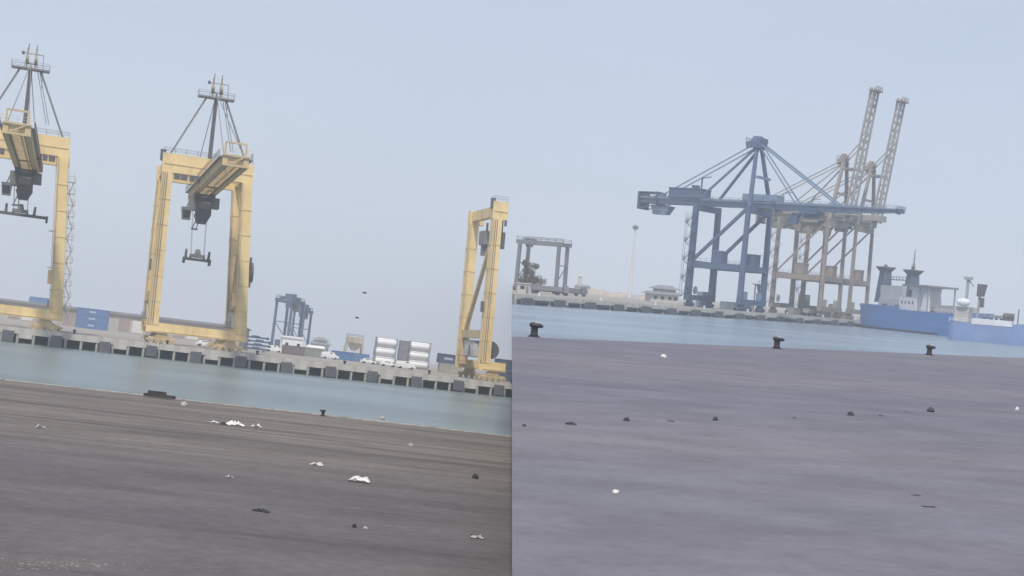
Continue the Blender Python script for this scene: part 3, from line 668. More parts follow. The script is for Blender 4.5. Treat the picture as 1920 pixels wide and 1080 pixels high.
# ------------------------------------------------------------------ buildings and yard machines beyond the left quay
def part_of(T, n, mb, m, smooth=False): return link(n, mb.mesh(n, 0, smooth), m, T)
a = G('L', -40, 610, LZ); c = G('L', 447, 610, LZ); L = (c-a).length; rz = math.atan2((c-a).y, (c-a).x)
T = thing('warehouse', 'long low tan warehouse with dark roof edge behind the yellow cranes', 'building', 'L', a, rz)
wl = part_of(T, 'wall', MB().box(0, L, 0, 22, 0, 6.6), mat('tan_wall', (.42, .36, .29), .85, .12, .15, dirt=(.25, .22, .2), dirt_amt=.4))
n = int(L/5.5)
for i in range(n):
    x = i*5.5+.6
    if i % 4 == 1: part_of(T, 'roller_door', MB().box(x, x+4.0, -.08, -.01, 0, 4.4), mat('grey_shutter', (.36, .36, .35), .7, .1, 2))
    elif i % 4 == 3: part_of(T, 'wall_panel', MB().box(x, x+4.4, -.1, -.01, .4, 5.2), mat('pale_panel', (.62, .6, .57), .8, .08, .5))
    else: part_of(T, 'wall_panel', MB().box(x, x+4.4, -.1, -.01, .4, 5.2), mat('brown_panel', (.3, .235, .2), .8, .12, .5))
part_of(T, 'roof', MB().box(-.6, L+.6, -.9, 22.6, 6.6, 7.1).taper((L/2, 11, 7.1), (L/2+.4, 11.4), (L/2, 11, 8.0), (L/2, 1)), mat('dark_roof', (.15, .13, .125), .8, .2, .3))

def yard_gantry(b, p, rz, label, M, span, depth, H, cab=True, lw=.9, group='yard gantry cranes', small=False):
    """frame crane: span along local x, two frames depth apart along y"""
    T = thing('yard_gantry_crane', label, 'crane', b, p, rz, group)
    for sy in (-1, 1):
        y = sy*depth/2
        for sx in (-1, 1):
            part_of(T, 'leg', MB().taper((sx*span/2, y, 1.4), (lw*.55, lw*.55), (sx*(span/2-.2), y, H-1.4), (lw*.5, lw*.5)), M)
        part_of(T, 'girder', MB().box(-span/2-1.2, span/2+1.2, y-lw*.55, y+lw*.55, H-1.5, H), M)
        part_of(T, 'girder_railing', MB().rail([(-span/2-1.2, y, H), (span/2+1.2, y, H)], 1.2, .14, 3), M)
    for sx in (-1, 1):
        x = sx*span/2
        part_of(T, 'sill_beam', MB().box(x-.5, x+.5, -depth/2-1.2, depth/2+1.2, 1.0, 2.0), M)
        part_of(T, 'end_tie', MB().box(x-.42, x+.42, -depth/2+.5, depth/2-.5, H-1.4, H-.3), M)
        part_of(T, 'cross_brace', MB().bar((x, -depth/2, H*.55), (x, depth/2, H*.55), .35).bar((x, -depth/2, 4), (x, depth/2, H*.55), .3), M)
        for sy in (-1, 1):
            part_of(T, 'wheel', MB().tube((x-.35, sy*depth/2-.9, .75), (x+.35, sy*depth/2-.9, .75), .75, n=12).tube((x-.35, sy*depth/2+.9, .75), (x+.35, sy*depth/2+.9, .75), .75, n=12), RUB())
    if small: part_of(T, 'trolley', MB().box(-span*.36-1, -span*.36+1, -depth/2-.4, depth/2+.4, H+.1, H+.6).box(-span*.36-.8, -span*.36+.8, -1.5, 1.5, H-2.4, H-.2), M)
    else: part_of(T, 'trolley', MB().box(-2.2, 2.2, -depth/2-.6, depth/2+.6, H+.1, H+1.0).box(-1.6, 1.6, -2, 2, H+1.0, H+2.4).box(-1.2, 1.2, -1.5, 1.5, H-3.4, H-.2), M)
    if cab: part_of(T, 'operator_cab', MB().taper((span*.18, -depth/2+1.6, H-4.2), (.9, .9), (span*.18, -depth/2+1.6, H-1.6), (1.1, 1.1)), GRS())
    part_of(T, 'power_pack', MB().box(-span/2-.9, -span/2+.9, -1.8, 1.8, 2.02, 4.4), M)
    return T
yard_gantry('L', G('L', 533, 640, LZ), FLr+math.radians(64), 'dark blue yard crane behind the small white shed, nearer of the pair', BLC(), 15, 6.6, 21.5)
yard_gantry('L', G('L', 559, 700, LZ), FLr+math.radians(64), 'dark blue yard crane behind the small white shed, farther of the pair', BLC(), 11, 4.6, 19.5)

T = thing('shed', 'small white shed behind the brown-grey container', 'building', 'L', G('L', 546, 500, LZ), FLr)
part_of(T, 'wall', MB().box(-3.2, 3.2, 0, 6, 0, 4.8), WHI())
part_of(T, 'roof', MB().box(-3.5, 3.5, -.3, 6.3, 4.8, 5.05).taper((0, 3, 5.05), (3.4, 3.2), (0, 3, 5.6), (3.2, .4)), mat('pale_roof', (.55, .55, .54), .8, .1, .5))
part_of(T, 'door', MB().box(-.6, .6, -.08, -.01, 0, 2.2), GRS())
for x in (-2.3, 1.5): part_of(T, 'window', MB().box(x, x+1, -.07, -.01, 2.4, 3.4), GLS())

T = thing('terminal_building', 'two-tiered building with dark hipped roofs far beyond the quay', 'building', 'L', G('L', 598, 900, LZ), FLr)
part_of(T, 'wall', MB().box(-5, 5, -4, 4, 0, 5.2), mat('cream_wall', (.5, .48, .44), .85, .08, .5))
part_of(T, 'lower_roof', MB().taper((0, 0, 5.2), (6.6, 5.2), (0, 0, 6.4), (4.6, 3.4)), mat('slate_roof', (.2, .21, .23), .8, .15, .5))
part_of(T, 'upper_wall', MB().box(-3.6, 3.6, -2.8, 2.8, 6.4, 7.5), mat('cream_wall', (.5, .48, .44)))
part_of(T, 'upper_roof', MB().taper((0, 0, 7.5), (5.4, 4.2), (0, 0, 9.6), (1.2, .4)), mat('slate_roof', (.2, .21, .23)))
for x in (-3.6, -1.2, 1.2, 3.0): part_of(T, 'window', MB().box(x, x+1.2, -4.07, -4.01, 1.6, 3.4), GLS())

T = thing('bulk_hopper', 'beige cargo hopper on four legs left of the white tanks', 'hopper', 'L', G('L', 661, 600, LZ), FLr)
BGE = mat('beige_steel', (.46, .41, .31), .7, .15, .5, dirt=(.25, .2, .15), dirt_amt=.4)
for sx in (-1, 1):
    for sy in (-1, 1): part_of(T, 'leg', MB().taper((sx*3.6, sy*2.6, 0), (.35, .35), (sx*3.0, sy*2.2, 6.2), (.3, .3)), BGE)
hp = part_of(T, 'funnel', MB().taper((0, 0, 3.4), (.9, .8), (0, 0, 6.4), (3.0, 2.3)), BGE)
part_of(T, 'bin', MB().box(-3.1, 3.1, -2.4, 2.4, 6.4, 8.6), BGE)
part_of(T, 'railing', MB().rail([(-3.1, -2.4, 8.6), (3.1, -2.4, 8.6), (3.1, 2.4, 8.6), (-3.1, 2.4, 8.6), (-3.1, -2.4, 8.6)], 1.1, .1), GRS())
part_of(T, 'brace', MB().bar((-3.5, -2.6, .6), (3.1, -2.3, 5.6), .2).bar((3.5, -2.6, .6), (-3.1, -2.3, 5.6), .2), BGE)

# spare spreader frames piled on trestles beside the middle crane
T = thing('spreader_pile', 'dark blue-grey spare spreader frames stacked right of the middle yellow crane', 'spreader pile', 'L', G('L', 479, 385, LZ), FLr)
for k, (w_, dx) in enumerate(((5.8, 0), (6.0, .3), (5.2, .7), (6.2, -.4))):
    z = .5+k*.95
    part_of(T, 'spreader_frame', MB().box(dx-w_/2, dx+w_/2, -1.1, -.7, z, z+.42).box(dx-w_/2, dx+w_/2, .7, 1.1, z, z+.42).box(dx-w_/2-.2, dx-w_/2+.2, -1.3, 1.3, z-.12, z+.5).box(dx+w_/2-.2, dx+w_/2+.2, -1.3, 1.3, z-.12, z+.5).box(dx-.9, dx+.9, -1, 1, z+.1, z+.7), BLC())
for x in (-2.2, 2.0): part_of(T, 'trestle', MB().box(x-.2, x+.2, -1.4, 1.4, 0, .4), GRS())

def car(b, p, rz, label, group, col=None, van=False):
    T = thing('parked_van' if van else 'parked_car', label, 'van' if van else 'car', b, p, rz, group)
    L, W, H = (4.9, 1.9, 2.0) if van else (4.3, 1.75, 1.45)
    M = col or WHI(); h = L/2
    prof = [(-h, .35), (-h, H*.62), (-h*.86, H*.96), (h*(.35 if van else .2), H), (h*.62, H*.62), (h*.98, H*.5), (h, .35)] if van else \
           [(-h, .35), (-h, H*.6), (-h*.72, H*.64), (-h*.5, H*.98), (h*.12, H), (h*.45, H*.64), (h*.95, H*.55), (h, .35)]
    k = len(prof); m = MB()
    vs = [(x, s*W/2*(.86 if z > H*.7 else 1), z) for s in (-1, 1) for x, z in prof]
    m.add(vs, [tuple(range(k)), tuple(range(k, 2*k))[::-1]]+[(i, k+i, k+(i+1) % k, (i+1) % k) for i in range(k)])
    part_of(T, 'body', m, M)
    for s in (-1, 1):
        part_of(T, 'side_window', MB().box(-h*.5 if not van else -h*.1, h*.2, min(s*W*.46, s*W*.475), max(s*W*.46, s*W*.475), H*.68, H*.9), GLS())
        for x in (-h*.62, h*.62): part_of(T, 'wheel', MB().tube((x, s*W*.36, .32), (x, s*W*.505, .32), .32, n=12), RUB())
    return T
for x, D, van, lab in ((513, 470, True, 'white van left of the brown-grey container'), (618, 440, True, 'white van parked left of the low blue containers'), (690, 425, False, 'white car parked just left of the tank stacks'),
                       (384, 360, False, 'white car seen under the middle yellow crane'), (727, 400, False, 'white car in front of the left tank stack'), (760, 392, True, 'white van in front of the narrow grey stack'), (98, 330, False, 'grey car by the right leg of the leftmost crane')):
    car('L', G('L', x, D, LZ), FLr+random.uniform(-.1, .1), lab, 'cars along the far quay', mat('silver_car_paint', (.42, .42, .43), .4, .05) if 'grey car' in lab else None, van)

# birds far over the water
def bird(x, y, D, label):
    p = EYEV+(BAS['L'] @ Vector((x-960, y-540, F)))*(D/F)
    T = thing('flying_bird', label, 'bird', 'L', p, random.uniform(0, 3), 'two birds over the far quay')
    m = MB().lathe([(.01, -.34), (.07, -.2), (.11, 0), (.08, .2), (.045, .3), (.05, .36), (.01, .44)], 8)
    m.v = [(z_, y_, x_) for x_, y_, z_ in m.v]
    part_of(T, 'body', m, DKS(), True)
    for s in (-1, 1):
        part_of(T, 'wing', MB().add([(-.12, s*.06, .03), (.14, s*.06, .03), (.16, s*.34, .17), (-.06, s*.34, .16), (.06, s*.72, .10), (-.04, s*.70, .10)], [(0, 1, 2, 3), (3, 2, 4, 5)]), DKS())
bird(683, 549, 210, 'upper one of the two dark birds in the sky')
bird(669, 596, 230, 'lower one of the two dark birds in the sky')

# ------------------------------------------------------------------ near apron, left: rubbish, stones, bollards
def scrap_mesh(wd, seed, flat=.25, n=6):
    r = random.Random(seed); vs = []; fs = []
    ang = [r.uniform(.65, 1.0) for _ in range(4)]
    for j in range(n+1):
        for i in range(n+1):
            u = i/n-.5; v = j/n-.5
            e = 1-.35*abs(math.sin(6*u+seed))*abs(v)*2
            vs.append((u*wd*e+r.uniform(-.03, .03)*wd, v*wd*.55*ang[i % 4]+r.uniform(-.03, .03)*wd, abs(r.gauss(0, .6))*wd*flat*(1-(2*u)**2*.8)+.008))
    fs = [(j*(n+1)+i, j*(n+1)+i+1, (j+1)*(n+1)+i+1, (j+1)*(n+1)+i) for j in range(n) for i in range(n)]
    me = bpy.data.meshes.new('scrap'); me.from_pydata(vs, [], fs); me.update(); return me
def stone_mesh(wd, ht, seed):
    r = random.Random(seed); m = MB()
    prof = [(.25, 0), (.5, .02), (.52, .3), (.42, .65), (.22, .95), (.04, 1)]
    n = 9; vs = []
    for q, z in prof:
        for k in range(n):
            j = r.uniform(.78, 1.15); vs.append((q*wd*j*math.cos(k*2*math.pi/n), q*wd*.8*j*math.sin(k*2*math.pi/n), z*ht*r.uniform(.85, 1.1) if z else 0))
    fs = [(i*n+k, i*n+(k+1) % n, (i+1)*n+(k+1) % n, (i+1)*n+k) for i in range(len(prof)-1) for k in range(n)]+[tuple(range(n))[::-1], tuple(range((len(prof)-1)*n, len(prof)*n))]
    return m.add(vs, fs).mesh('stone')
PAPER = mat('white_scrap', (.72, .71, .69), .8, .1, 4); DULL = mat('dull_scrap', (.38, .36, .35), .85, .15, 4); DARKR = mat('dark_rubber_scrap', (.035, .035, .04), .8, .2, 4)
def scrap(b, x, y, wpx, m, label, flat=.22, group='scraps on the apron'):
    p = P(b, x, y); s = F/p.length
    solo('litter_scrap', scrap_mesh(wpx/s, int(x*7+y), flat), m, label, 'litter', b, p+Vector((0, 0, .003)), random.uniform(-.3, .3), group)
def stone(b, x, y, wpx, hpx, m, label, group='stones on the apron'):
    p = P(b, x, y); s = F/p.length
    solo('stone', stone_mesh(wpx/s, hpx/s, int(x*3+y)), m, label, 'stone', b, p, random.uniform(0, 3), group)
scrap('L', 672, 904, 42, PAPER, 'largest white scrap, crumpled, in the middle of the left ground', .3)
scrap('L', 593, 873, 28, mat('off_white_scrap', (.56, .54, .50), .8, .1, 4), 'flat off-white scrap just left of the largest white one')
scrap('L', 440, 798, 36, PAPER, 'long white scrap below the middle yellow crane, between two smaller ones')
scrap('L', 481, 801, 20, PAPER, 'small white scrap just right of the long white one')
scrap('L', 402, 793, 15, PAPER, 'small white scrap just left of the long white one')
stone('L', 418, 796, 13, 5, DARKR, 'small dark lump between two white scraps near the water edge')
scrap('L', 75, 803, 22, DULL, 'dull grey scrap at the far left of the ground')
scrap('L', 430, 896, 17, DULL, 'small pale scrap left of the middle of the left ground')
scrap('L', 489, 959, 36, DARKR, 'dark strip of rubber lying in the left foreground', .12)
stone('L', 664, 989, 10, 7, DARKR, 'small dark stone beside a pale chip in the left foreground')
stone('L', 685, 992, 11, 5, DULL, 'pale chip beside a small dark stone in the left foreground')
scrap('L', 895, 1010, 30, DULL, 'grey scrap with a dark end in the lower right of the left ground')
stone('L', 884, 1008, 9, 7, DARKR, 'dark lump touching the grey scrap in the left foreground')
stone('L', 891, 897, 16, 9, DARKR, 'dark stone right of the largest white scrap')
stone('L', 345, 760, 13, 7, mat('pale_stone', (.45, .43, .4), .9, .1, 4), 'pale stone on the cope right of the dark timber')
stone('L', 716, 787, 12, 7, DULL, 'grey stone on the cope under the white tanks')
stone('L', 770, 836, 12, 5, DULL, 'flat grey stone between the water edge and the middle of the ground')
p = P('L', 298, 747); s = F/p.length
T = thing('timber_pile', 'dark timbers lying on the edge below the middle yellow crane', 'timber', 'L', p, NLr)
for k, (x0, x1, y, z) in enumerate(((-.66, .62, -.16, 0), (-.5, .72, .0, 0), (-.6, .5, .16, 0), (-.5, .3, -.06, .13))):
    part_of(T, 'plank', MB().box(x0, x1, y-.07, y+.07, z+.05, z+.18), mat('dark_timber', (.05, .047, .05), .85, .3, 3))
def small_bollard(b, p, label, hgt, rz, group=None):
    T = thing('mooring_bollard', label, 'bollard', b, p, rz, group)
    M = mat('black_bollard_paint', (.035, .035, .04), .6, .3, 4, dirt=(.12, .08, .06), dirt_amt=.3)
    k = hgt
    part_of(T, 'base_plate', MB().lathe([(.42*k, 0), (.42*k, .06*k), (.36*k, .09*k)], 14), M)
    part_of(T, 'trunk', MB().lathe([(.31*k, .09*k), (.25*k, .2*k), (.235*k, .55*k), (.30*k, .70*k)], 14), M, True)
    hd = MB()
    prof = [(.30, .70), (.38, .76), (.38, .88), (.28, .97), (.05, 1.0)]
    n = 14; vs = []
    for q, z in prof:
        for i in range(n):
            c_ = math.cos(i*2*math.pi/n); s_ = math.sin(i*2*math.pi/n)
            vs.append(((q*c_*(1.55 if c_ > 0 else 1.0))*k, q*s_*k, (z-.06*max(0, c_))*k))
    hd.add(vs, [(i*n+j, i*n+(j+1) % n, (i+1)*n+(j+1) % n, (i+1)*n+j) for i in range(len(prof)-1) for j in range(n)]+[tuple(range(n))[::-1], tuple(range((len(prof)-1)*n, len(prof)*n))])
    h_ = part_of(T, 'head', hd, M, True)
    link('worn_cap', MB().lathe([(.2*k, .93*k), (.2*k, 1.012*k), (.05*k, 1.03*k)], 12, (.13*k, 0)).mesh('worn_cap'), mat('worn_pale_paint', (.5, .48, .46), .7, .2, 4), h_)
p = P('L', 605, 780); small_bollard('L', p, 'small black bollard on the near edge of the left ground', .3, 2.6)
# loose gravel in the lower left corner
m = MB(); r = random.Random(3)
for i in range(260):
    x = r.gauss(110, 110); y = r.gauss(1058, 5)
    if not (-30 < x < 420): continue
    q = P('L', x, y); k = abs(r.gauss(.006, .008))+.005; a = r.uniform(0, 3)
    vs = [(q.x+k*math.cos(a+j*1.57)*r.uniform(.7, 1.4), q.y+k*math.sin(a+j*1.57)*r.uniform(.7, 1.4), .001) for j in range(4)]
    m.add(vs+[(q.x, q.y, k*.4)], [(0, 1, 4), (1, 2, 4), (2, 3, 4), (3, 0, 4)])
tag(link('gravel', m.mesh('gravel'), mat('pale_gravel', (.24, .225, .21), .9, .25, 8), None, BM['L'].copy()), 'pale loose gravel strewn across the lower left corner', 'gravel', None, 'stuff')

# ------------------------------------------------------------------ near apron, right: bollards, a row of stones
for x, y, lab in ((1001, 632, 'leftmost of the three mooring bollards on the right-hand edge'), (1456, 654, 'middle one of the three mooring bollards on the right-hand edge'), (1742, 666, 'rightmost of the three mooring bollards, in front of the ship')):
    small_bollard('R', P('R', x, y), lab, .84, random.uniform(-.3, .2), 'mooring bollards on the near edge')
row = ((983, 799, 10, 4, 0), (1070, 796, 24, 5, 0), (1175, 789, 12, 7, 0), (1258, 790, 16, 4, 1), (1341, 788, 14, 7, 0), (1490, 784, 8, 4, 1), (1595, 779, 12, 8, 0), (1652, 780, 10, 4, 1), (1700, 773, 10, 3, 1), (1745, 772, 16, 8, 0))
nm = ('first', 'second', 'third', 'fourth', 'fifth', 'sixth', 'seventh', 'eighth', 'ninth', 'tenth')
for (x, y, a, h_, k), w_ in zip(row, nm):
    stone('R', x, y, a, h_, mat('grey_stone', (.14, .14, .15), .85, .2, 5) if k else mat('dark_stone', (.055, .06, .065), .85, .2, 5), w_+' from the left in the row of stones on the right ground', 'row of stones across the right ground')
stone('R', 1154, 924, 14, 6, mat('white_stone', (.66, .65, .63), .7, .12, 5), 'bright white lump in the right foreground')
stone('R', 1244, 670, 12, 6, mat('white_stone', (.8, .79, .77)), 'white lump on the right ground near the water edge')
stone('R', 1907, 769, 8, 6, mat('white_stone', (.8, .79, .77)), 'white lump at the right edge of the picture')
scrap('R', 1741, 950, 30, mat('purple_grey_scrap', (.15, .145, .165), .85, .1, 4), 'thin dark strip in the right foreground', .08)
scrap('R', 1718, 929, 20, mat('purple_grey_scrap', (.15, .145, .165)), 'short dark strip above the longer one in the right foreground', .08)

# ------------------------------------------------------------------ the yard beyond the right-hand water
pg = G('R', 1012, 560); 
yard_gantry('R', pg, math.radians(-26), 'grey yard gantry crane at the left end of the right-hand quay', mat('dull_grey_crane_paint', (.16, .165, .18), .65, .1, .4), 16.0, 7.5, 18.6, False, 1.1, small=True)
T = thing('floodlight_mast', 'tall pale floodlight mast standing alone left of the blue crane', 'mast', 'R', G('R', 1180, 800), 0)
part_of(T, 'pole', MB().tube((0, 0, 0), (0, 0, 36), 1.0, .55, 12), mat('pale_galvanised', (.62, .62, .62), .6, .05, .5))
part_of(T, 'lamp_ring', MB().lathe([(.7, 35.6), (1.5, 35.9), (1.6, 37.0), (1.0, 37.4), (.2, 38.0)], 12), DKS())
T = thing('harbour_pavilion', 'low building with two dark stacked roofs left of the blue crane', 'building', 'R', G('R', 1240, 640), math.radians(12))
part_of(T, 'wall', MB().box(-6, 6, -4, 4, 0, 3.2), mat('cream_wall', (.5, .48, .44)))
part_of(T, 'lower_roof', MB().taper((0, 0, 3.2), (8, 5.2), (0, 0, 4.3), (5.4, 3.4)), mat('slate_roof', (.2, .21, .23)))
part_of(T, 'upper_wall', MB().box(-3.2, 5.0, -2.6, 2.6, 4.3, 5.4), mat('cream_wall', (.5, .48, .44)))
part_of(T, 'upper_roof', MB().taper((.8, 0, 5.4), (6.2, 4.0), (1.0, 0, 7.0), (2.6, .6)), mat('slate_roof', (.2, .21, .23)))
for x in (-4.6, -1.6, 1.6, 4.0): part_of(T, 'window', MB().box(x, x+1.3, -4.07, -4.01, 1.0, 2.4), GLS())

def mound(x0, x1, h, D, label, seed, col=(.36, .31, .26)):
    r = random.Random(seed); a = G('R', x0, D); c = G('R', x1, D); L = (c-a).length; n = 22; k = 8; vs = []
    for j in range(k+1):
        for i in range(n+1):
            u = i/n; v = j/k*2-1
            z = h*math.sin(math.pi*u)**.8*(1-v*v)*(.75+.25*math.sin(7*u+seed))+r.uniform(-.25, .25)*math.sin(math.pi*u)*(1-v*v)
            vs.append((u*L, v*L*.35, max(z, 0)))
    fs = [(j*(n+1)+i, j*(n+1)+i+1, (j+1)*(n+1)+i+1, (j+1)*(n+1)+i) for j in range(k) for i in range(n)]
    me = bpy.data.meshes.new('cargo_heap'); me.from_pydata(vs, [], fs); me.update()
    solo('cargo_heap', me, mat('sandy_heap', col, .95, .2, .3, bump=.5), label, 'heap', 'R', a, math.atan2((c-a).y, (c-a).x), 'heaps of sand beyond the right-hand quay')
mound(1098, 1142, 5.2, 820, 'sandy heap with the steeper top, nearer the grey gantry crane', 1)
mound(1128, 1180, 3.4, 700, 'low sandy heap left of the floodlight mast foot', 2)
mound(1186, 1226, 2.8, 700, 'low sandy heap between the floodlight mast and the pavilion', 3)

def tree(b, p, label, H, W, seed, col, n=2600, trunk_h=.35):
    r = random.Random(seed); T = thing('broadleaf_tree', label, 'tree', b, p, r.uniform(0, 6), 'trees beyond the right-hand quay')
    tr = MB().tube((0, 0, 0), (.1*r.uniform(-1, 1), 0, H*trunk_h), W*.05, W*.035, 8)
    cl = []
    for i in range(11):
        a = r.uniform(0, 6.28); q = W*.5*math.sqrt(r.uniform(.02, .7)); z = H*r.uniform(trunk_h+.08, .88)
        cl.append((q*math.cos(a), q*math.sin(a), z, W*r.uniform(.13, .24)))
        tr.tube((0, 0, H*trunk_h*r.uniform(.6, 1)), cl[-1][:3], W*.022, W*.006, 5)
    link('trunk', tr.mesh('trunk'), mat('bark', (.12, .095, .075), .9, .2, 3), T)
    lv = MB()
    for i in range(n):
        c = r.choice(cl); d = Vector((r.gauss(0, 1), r.gauss(0, 1), r.gauss(0, .8))).normalized()*c[3]*r.uniform(.5, 1.1)
        q = Vector(c[:3])+d; u = Vector((r.gauss(0, 1), r.gauss(0, 1), r.gauss(0, 1))).normalized(); v = u.cross(Vector((.3, .5, .8))).normalized(); k = W*r.uniform(.016, .034)
        lv.add([q-u*k, q+v*k*.6, q+u*k, q-v*k*.6], [(0, 1, 2, 3)])
    link('crown', lv.mesh('crown'), mat('dry_foliage_%d' % seed, col, .85, .35, .8), T)
tree('R', G('R', 984, 470), 'dusty brown-green tree at the left end of the right-hand quay', 10.2, 7.2, 4, (.20, .165, .11), 5200, .2)
tree('R', G('R', 1005, 500), 'small dusty tree under the grey gantry crane', 6.0, 5.6, 5, (.15, .13, .09), 3000, .2)
T = thing('gatehouse', 'small pale hut in front of the dusty tree', 'building', 'R', G('R', 979, 430), math.radians(8))
part_of(T, 'wall', MB().box(-1.7, 1.9, -1.6, 1.6, 0, 2.7), mat('cream_wall', (.5, .48, .44)))
part_of(T, 'roof', MB().box(-2.0, 2.2, -1.9, 1.9, 2.7, 2.95), mat('pale_roof', (.55, .55, .54)))
part_of(T, 'window', MB().box(-.9, .3, -1.67, -1.61, 1.2, 2.1), GLS())
part_of(T, 'door', MB().box(.7, 1.5, -1.67, -1.61, 0, 2.05), GRS())

def truck(b, p, rz, label, col):
    T = thing('yard_truck', label, 'truck', b, p, rz, 'trucks on the right-hand quay')
    M = mat('truck_'+'_'.join('%d' % (100*c) for c in col), col, .6, .1)
    part_of(T, 'cab', MB().box(4.2, 6.2, -1.2, 1.2, .9, 2.2).taper((5.1, 0, 2.2), (.9, 1.2), (4.9, 0, 3.2), (.7, 1.05)), M)
    part_of(T, 'windscreen', MB().taper((6.03, 0, 2.25), (.03, 1.0), (5.66, 0, 3.05), (.03, .9)), GLS())
    part_of(T, 'chassis', MB().box(-6, 4.6, -.6, .6, .75, 1.1), DKS())
    part_of(T, 'load', MB().box(-6, 3.8, -1.2, 1.2, 1.15, 2.6), M)
    for x in (-5, -3.8, 2.6, 5.2):
        for s in (-1, 1): part_of(T, 'wheel', MB().tube((x, s*.75, .5), (x, s*1.2, .5), .5, n=12), RUB())
truck('R', G('R', 1030, 480), math.radians(10), 'grey truck standing under the grey gantry crane', (.2, .2, .22))
truck('R', G('R', 1066, 520), math.radians(6), 'dark truck right of the grey gantry crane legs', (.12, .12, .14))
truck('R', foot('R', FRa, FRd, FRn, 12, 1392, 0), FRr+.1, 'pale blue truck parked between the legs of the blue crane', (.32, .38, .45))
truck('R', foot('R', FRa, FRd, FRn, 9, 1520, 0), FRr+.1, 'brown truck parked below the brown cranes', (.28, .24, .2))
for i, (x, off, col, cn, lab) in enumerate(((1488, 14, (.27, .25, .25), 'dull_brown_container', 'dull brown container left of the brown truck'), (1545, 14, (.38, .35, .27), 'straw_container', 'straw-coloured container below the brown cranes'),
                                            (1583, 7, (.5, .46, .36), 'cream_container', 'cream container on the quay just left of the ship'))):
    container('R', foot('R', FRa, FRd, FRn, off, x, 0), FRr, 6.1, cn, col, lab, 'containers below the brown cranes')
T = thing('mobile_stair', 'small pale access tower between the legs of the blue crane', 'access tower', 'R', foot('R', FRa, FRd, FRn, 7, 1420, 0), FRr)
part_of(T, 'post', MB().box(-1.6, -1.3, -1, -.7, 0, 9).box(1.3, 1.6, -1, -.7, 0, 9).box(-1.6, -1.3, .7, 1, 0, 9).box(1.3, 1.6, .7, 1, 0, 9), GRY())
part_of(T, 'platform', MB().box(-3.4, 3.4, -1.2, 1.2, 9, 9.25).rail([(-3.4, -1.2, 9.25), (3.4, -1.2, 9.25)], 1.1, .12), GRY())
part_of(T, 'stair_flight', MB().bar((-1.3, 0, 0), (1.3, 0, 4.5), 1, .2).bar((1.3, 0, 4.5), (-1.3, 0, 9), 1, .2), GRY())

T = thing('pump_house', 'small pale pump house with a tower, right of the grey gantry crane', 'building', 'R', G('R', 1092, 700), .1)
part_of(T, 'wall', MB().box(-3.4, 3.0, -2, 2, 0, 3.4), mat('cream_wall', (.5, .48, .44)))
part_of(T, 'roof', MB().taper((-.2, 0, 3.4), (3.7, 2.4), (-.2, 0, 4.4), (2.6, .3)), mat('slate_roof', (.2, .21, .23)))
part_of(T, 'tower', MB().box(-2.4, -.8, -.8, .8, 4.0, 8.0).taper((-1.6, 0, 8.0), (1.1, 1.1), (-1.6, 0, 9.4), (.1, .1)), mat('cream_wall', (.5, .48, .44)))
part_of(T, 'window', MB().box(.6, 1.6, -2.07, -2.01, 1.2, 2.3), GLS())
for x, off, n_, cn, col, lab in ((1318, 26, 2, 'pale_blue_container', (.26, .32, .40), ('lower pale blue container behind the blue crane', 'upper pale blue container behind the blue crane')),
                                 (1362, 30, 1, 'slate_container', (.20, .24, .31), ('slate grey container behind the blue crane',)),
                                 (1505, 26, 3, 'tan_container', (.36, .31, .25), ('bottom tan container of the stack under the brown cranes', 'middle tan container of the stack under the brown cranes', 'top tan container of the stack under the brown cranes')),
                                 (1562, 24, 2, 'olive_container', (.30, .29, .22), ('lower olive container under the brown cranes', 'upper olive container under the brown cranes'))):
    q = foot('R', FRa, FRd, FRn, off, x, 0)
    for k in range(n_): container('R', q+Vector((0, 0, 2.6*k)), FRr+.02*k, 6.1, cn, col, lab[k], 'containers beyond the right-hand water')
# ------------------------------------------------------------------ ships
def hull_mesh(stations, n=8):
    """stations: (x, half beam at deck, half beam at waterline, deck height, keel depth)"""
    vs = []; fs = []
    for x, bd, bw, dz, kz in stations:
        row_ = [(bd, dz), (bd*.99, dz*.7), ((bd+bw)/2, dz*.35), (bw, 0), (bw*.8, kz)]
        pts = [(x, -y, z) for y, z in row_]+[(x, y, z) for y, z in row_[::-1]]
        vs += pts
    k = 10
    for i in range(len(stations)-1):
        for j in range(k): fs.append((i*k+j, (i+1)*k+j, (i+1)*k+(j+1) % k, i*k+(j+1) % k))
    fs += [tuple(range(k)), tuple(range((len(stations)-1)*k, len(stations)*k))[::-1]]
    me = bpy.data.meshes.new('hull'); me.from_pydata(vs, [], fs); me.update(); return me
a = P('R', 1607, 613, WL); c = P('R', 1800, 633.5, WL); SL = (c-a).length; srz = math.atan2((c-a).y, (c-a).x)
SN = Vector((-math.sin(srz), math.cos(srz), 0))
T = thing('cargo_ship', 'blue-hulled ship with two dark funnels moored beside the brown cranes', 'ship', 'R', a+SN*6.0, srz)
BH = mat('blue_hull_paint', (.10, .22, .50), .5, .08, .15, dirt=(.2, .17, .15), dirt_amt=.18)
def part(n, mb, m, par=None): return link(n, mb if isinstance(mb, bpy.types.Mesh) else mb.mesh(n), m, par or T)
L = SL
part('hull', hull_mesh([(0, 5.2, 4.6, 7.9, -2), (2, 5.9, 5.6, 7.9, -3), (L*.3, 6, 6, 7.6, -3.5), (L*.7, 6, 6, 7.3, -3.5), (L*.9, 5.5, 5.2, 7.6, -3), (L*1.04, 3.2, 2.8, 8.2, -2), (L*1.12, .3, .2, 8.5, -1)]), BH)
part('boot_stripe', MB().box(.4, L*.8, -6.06, -6.01, .0, .7), mat('dark_boot_stripe', (.05, .05, .06), .7, .2, 1))
part('deck', MB().box(1, L*.9, -5.2, 5.2, 7.2, 7.45), mat('deck_grey', (.3, .3, .31), .8, .15, .5))
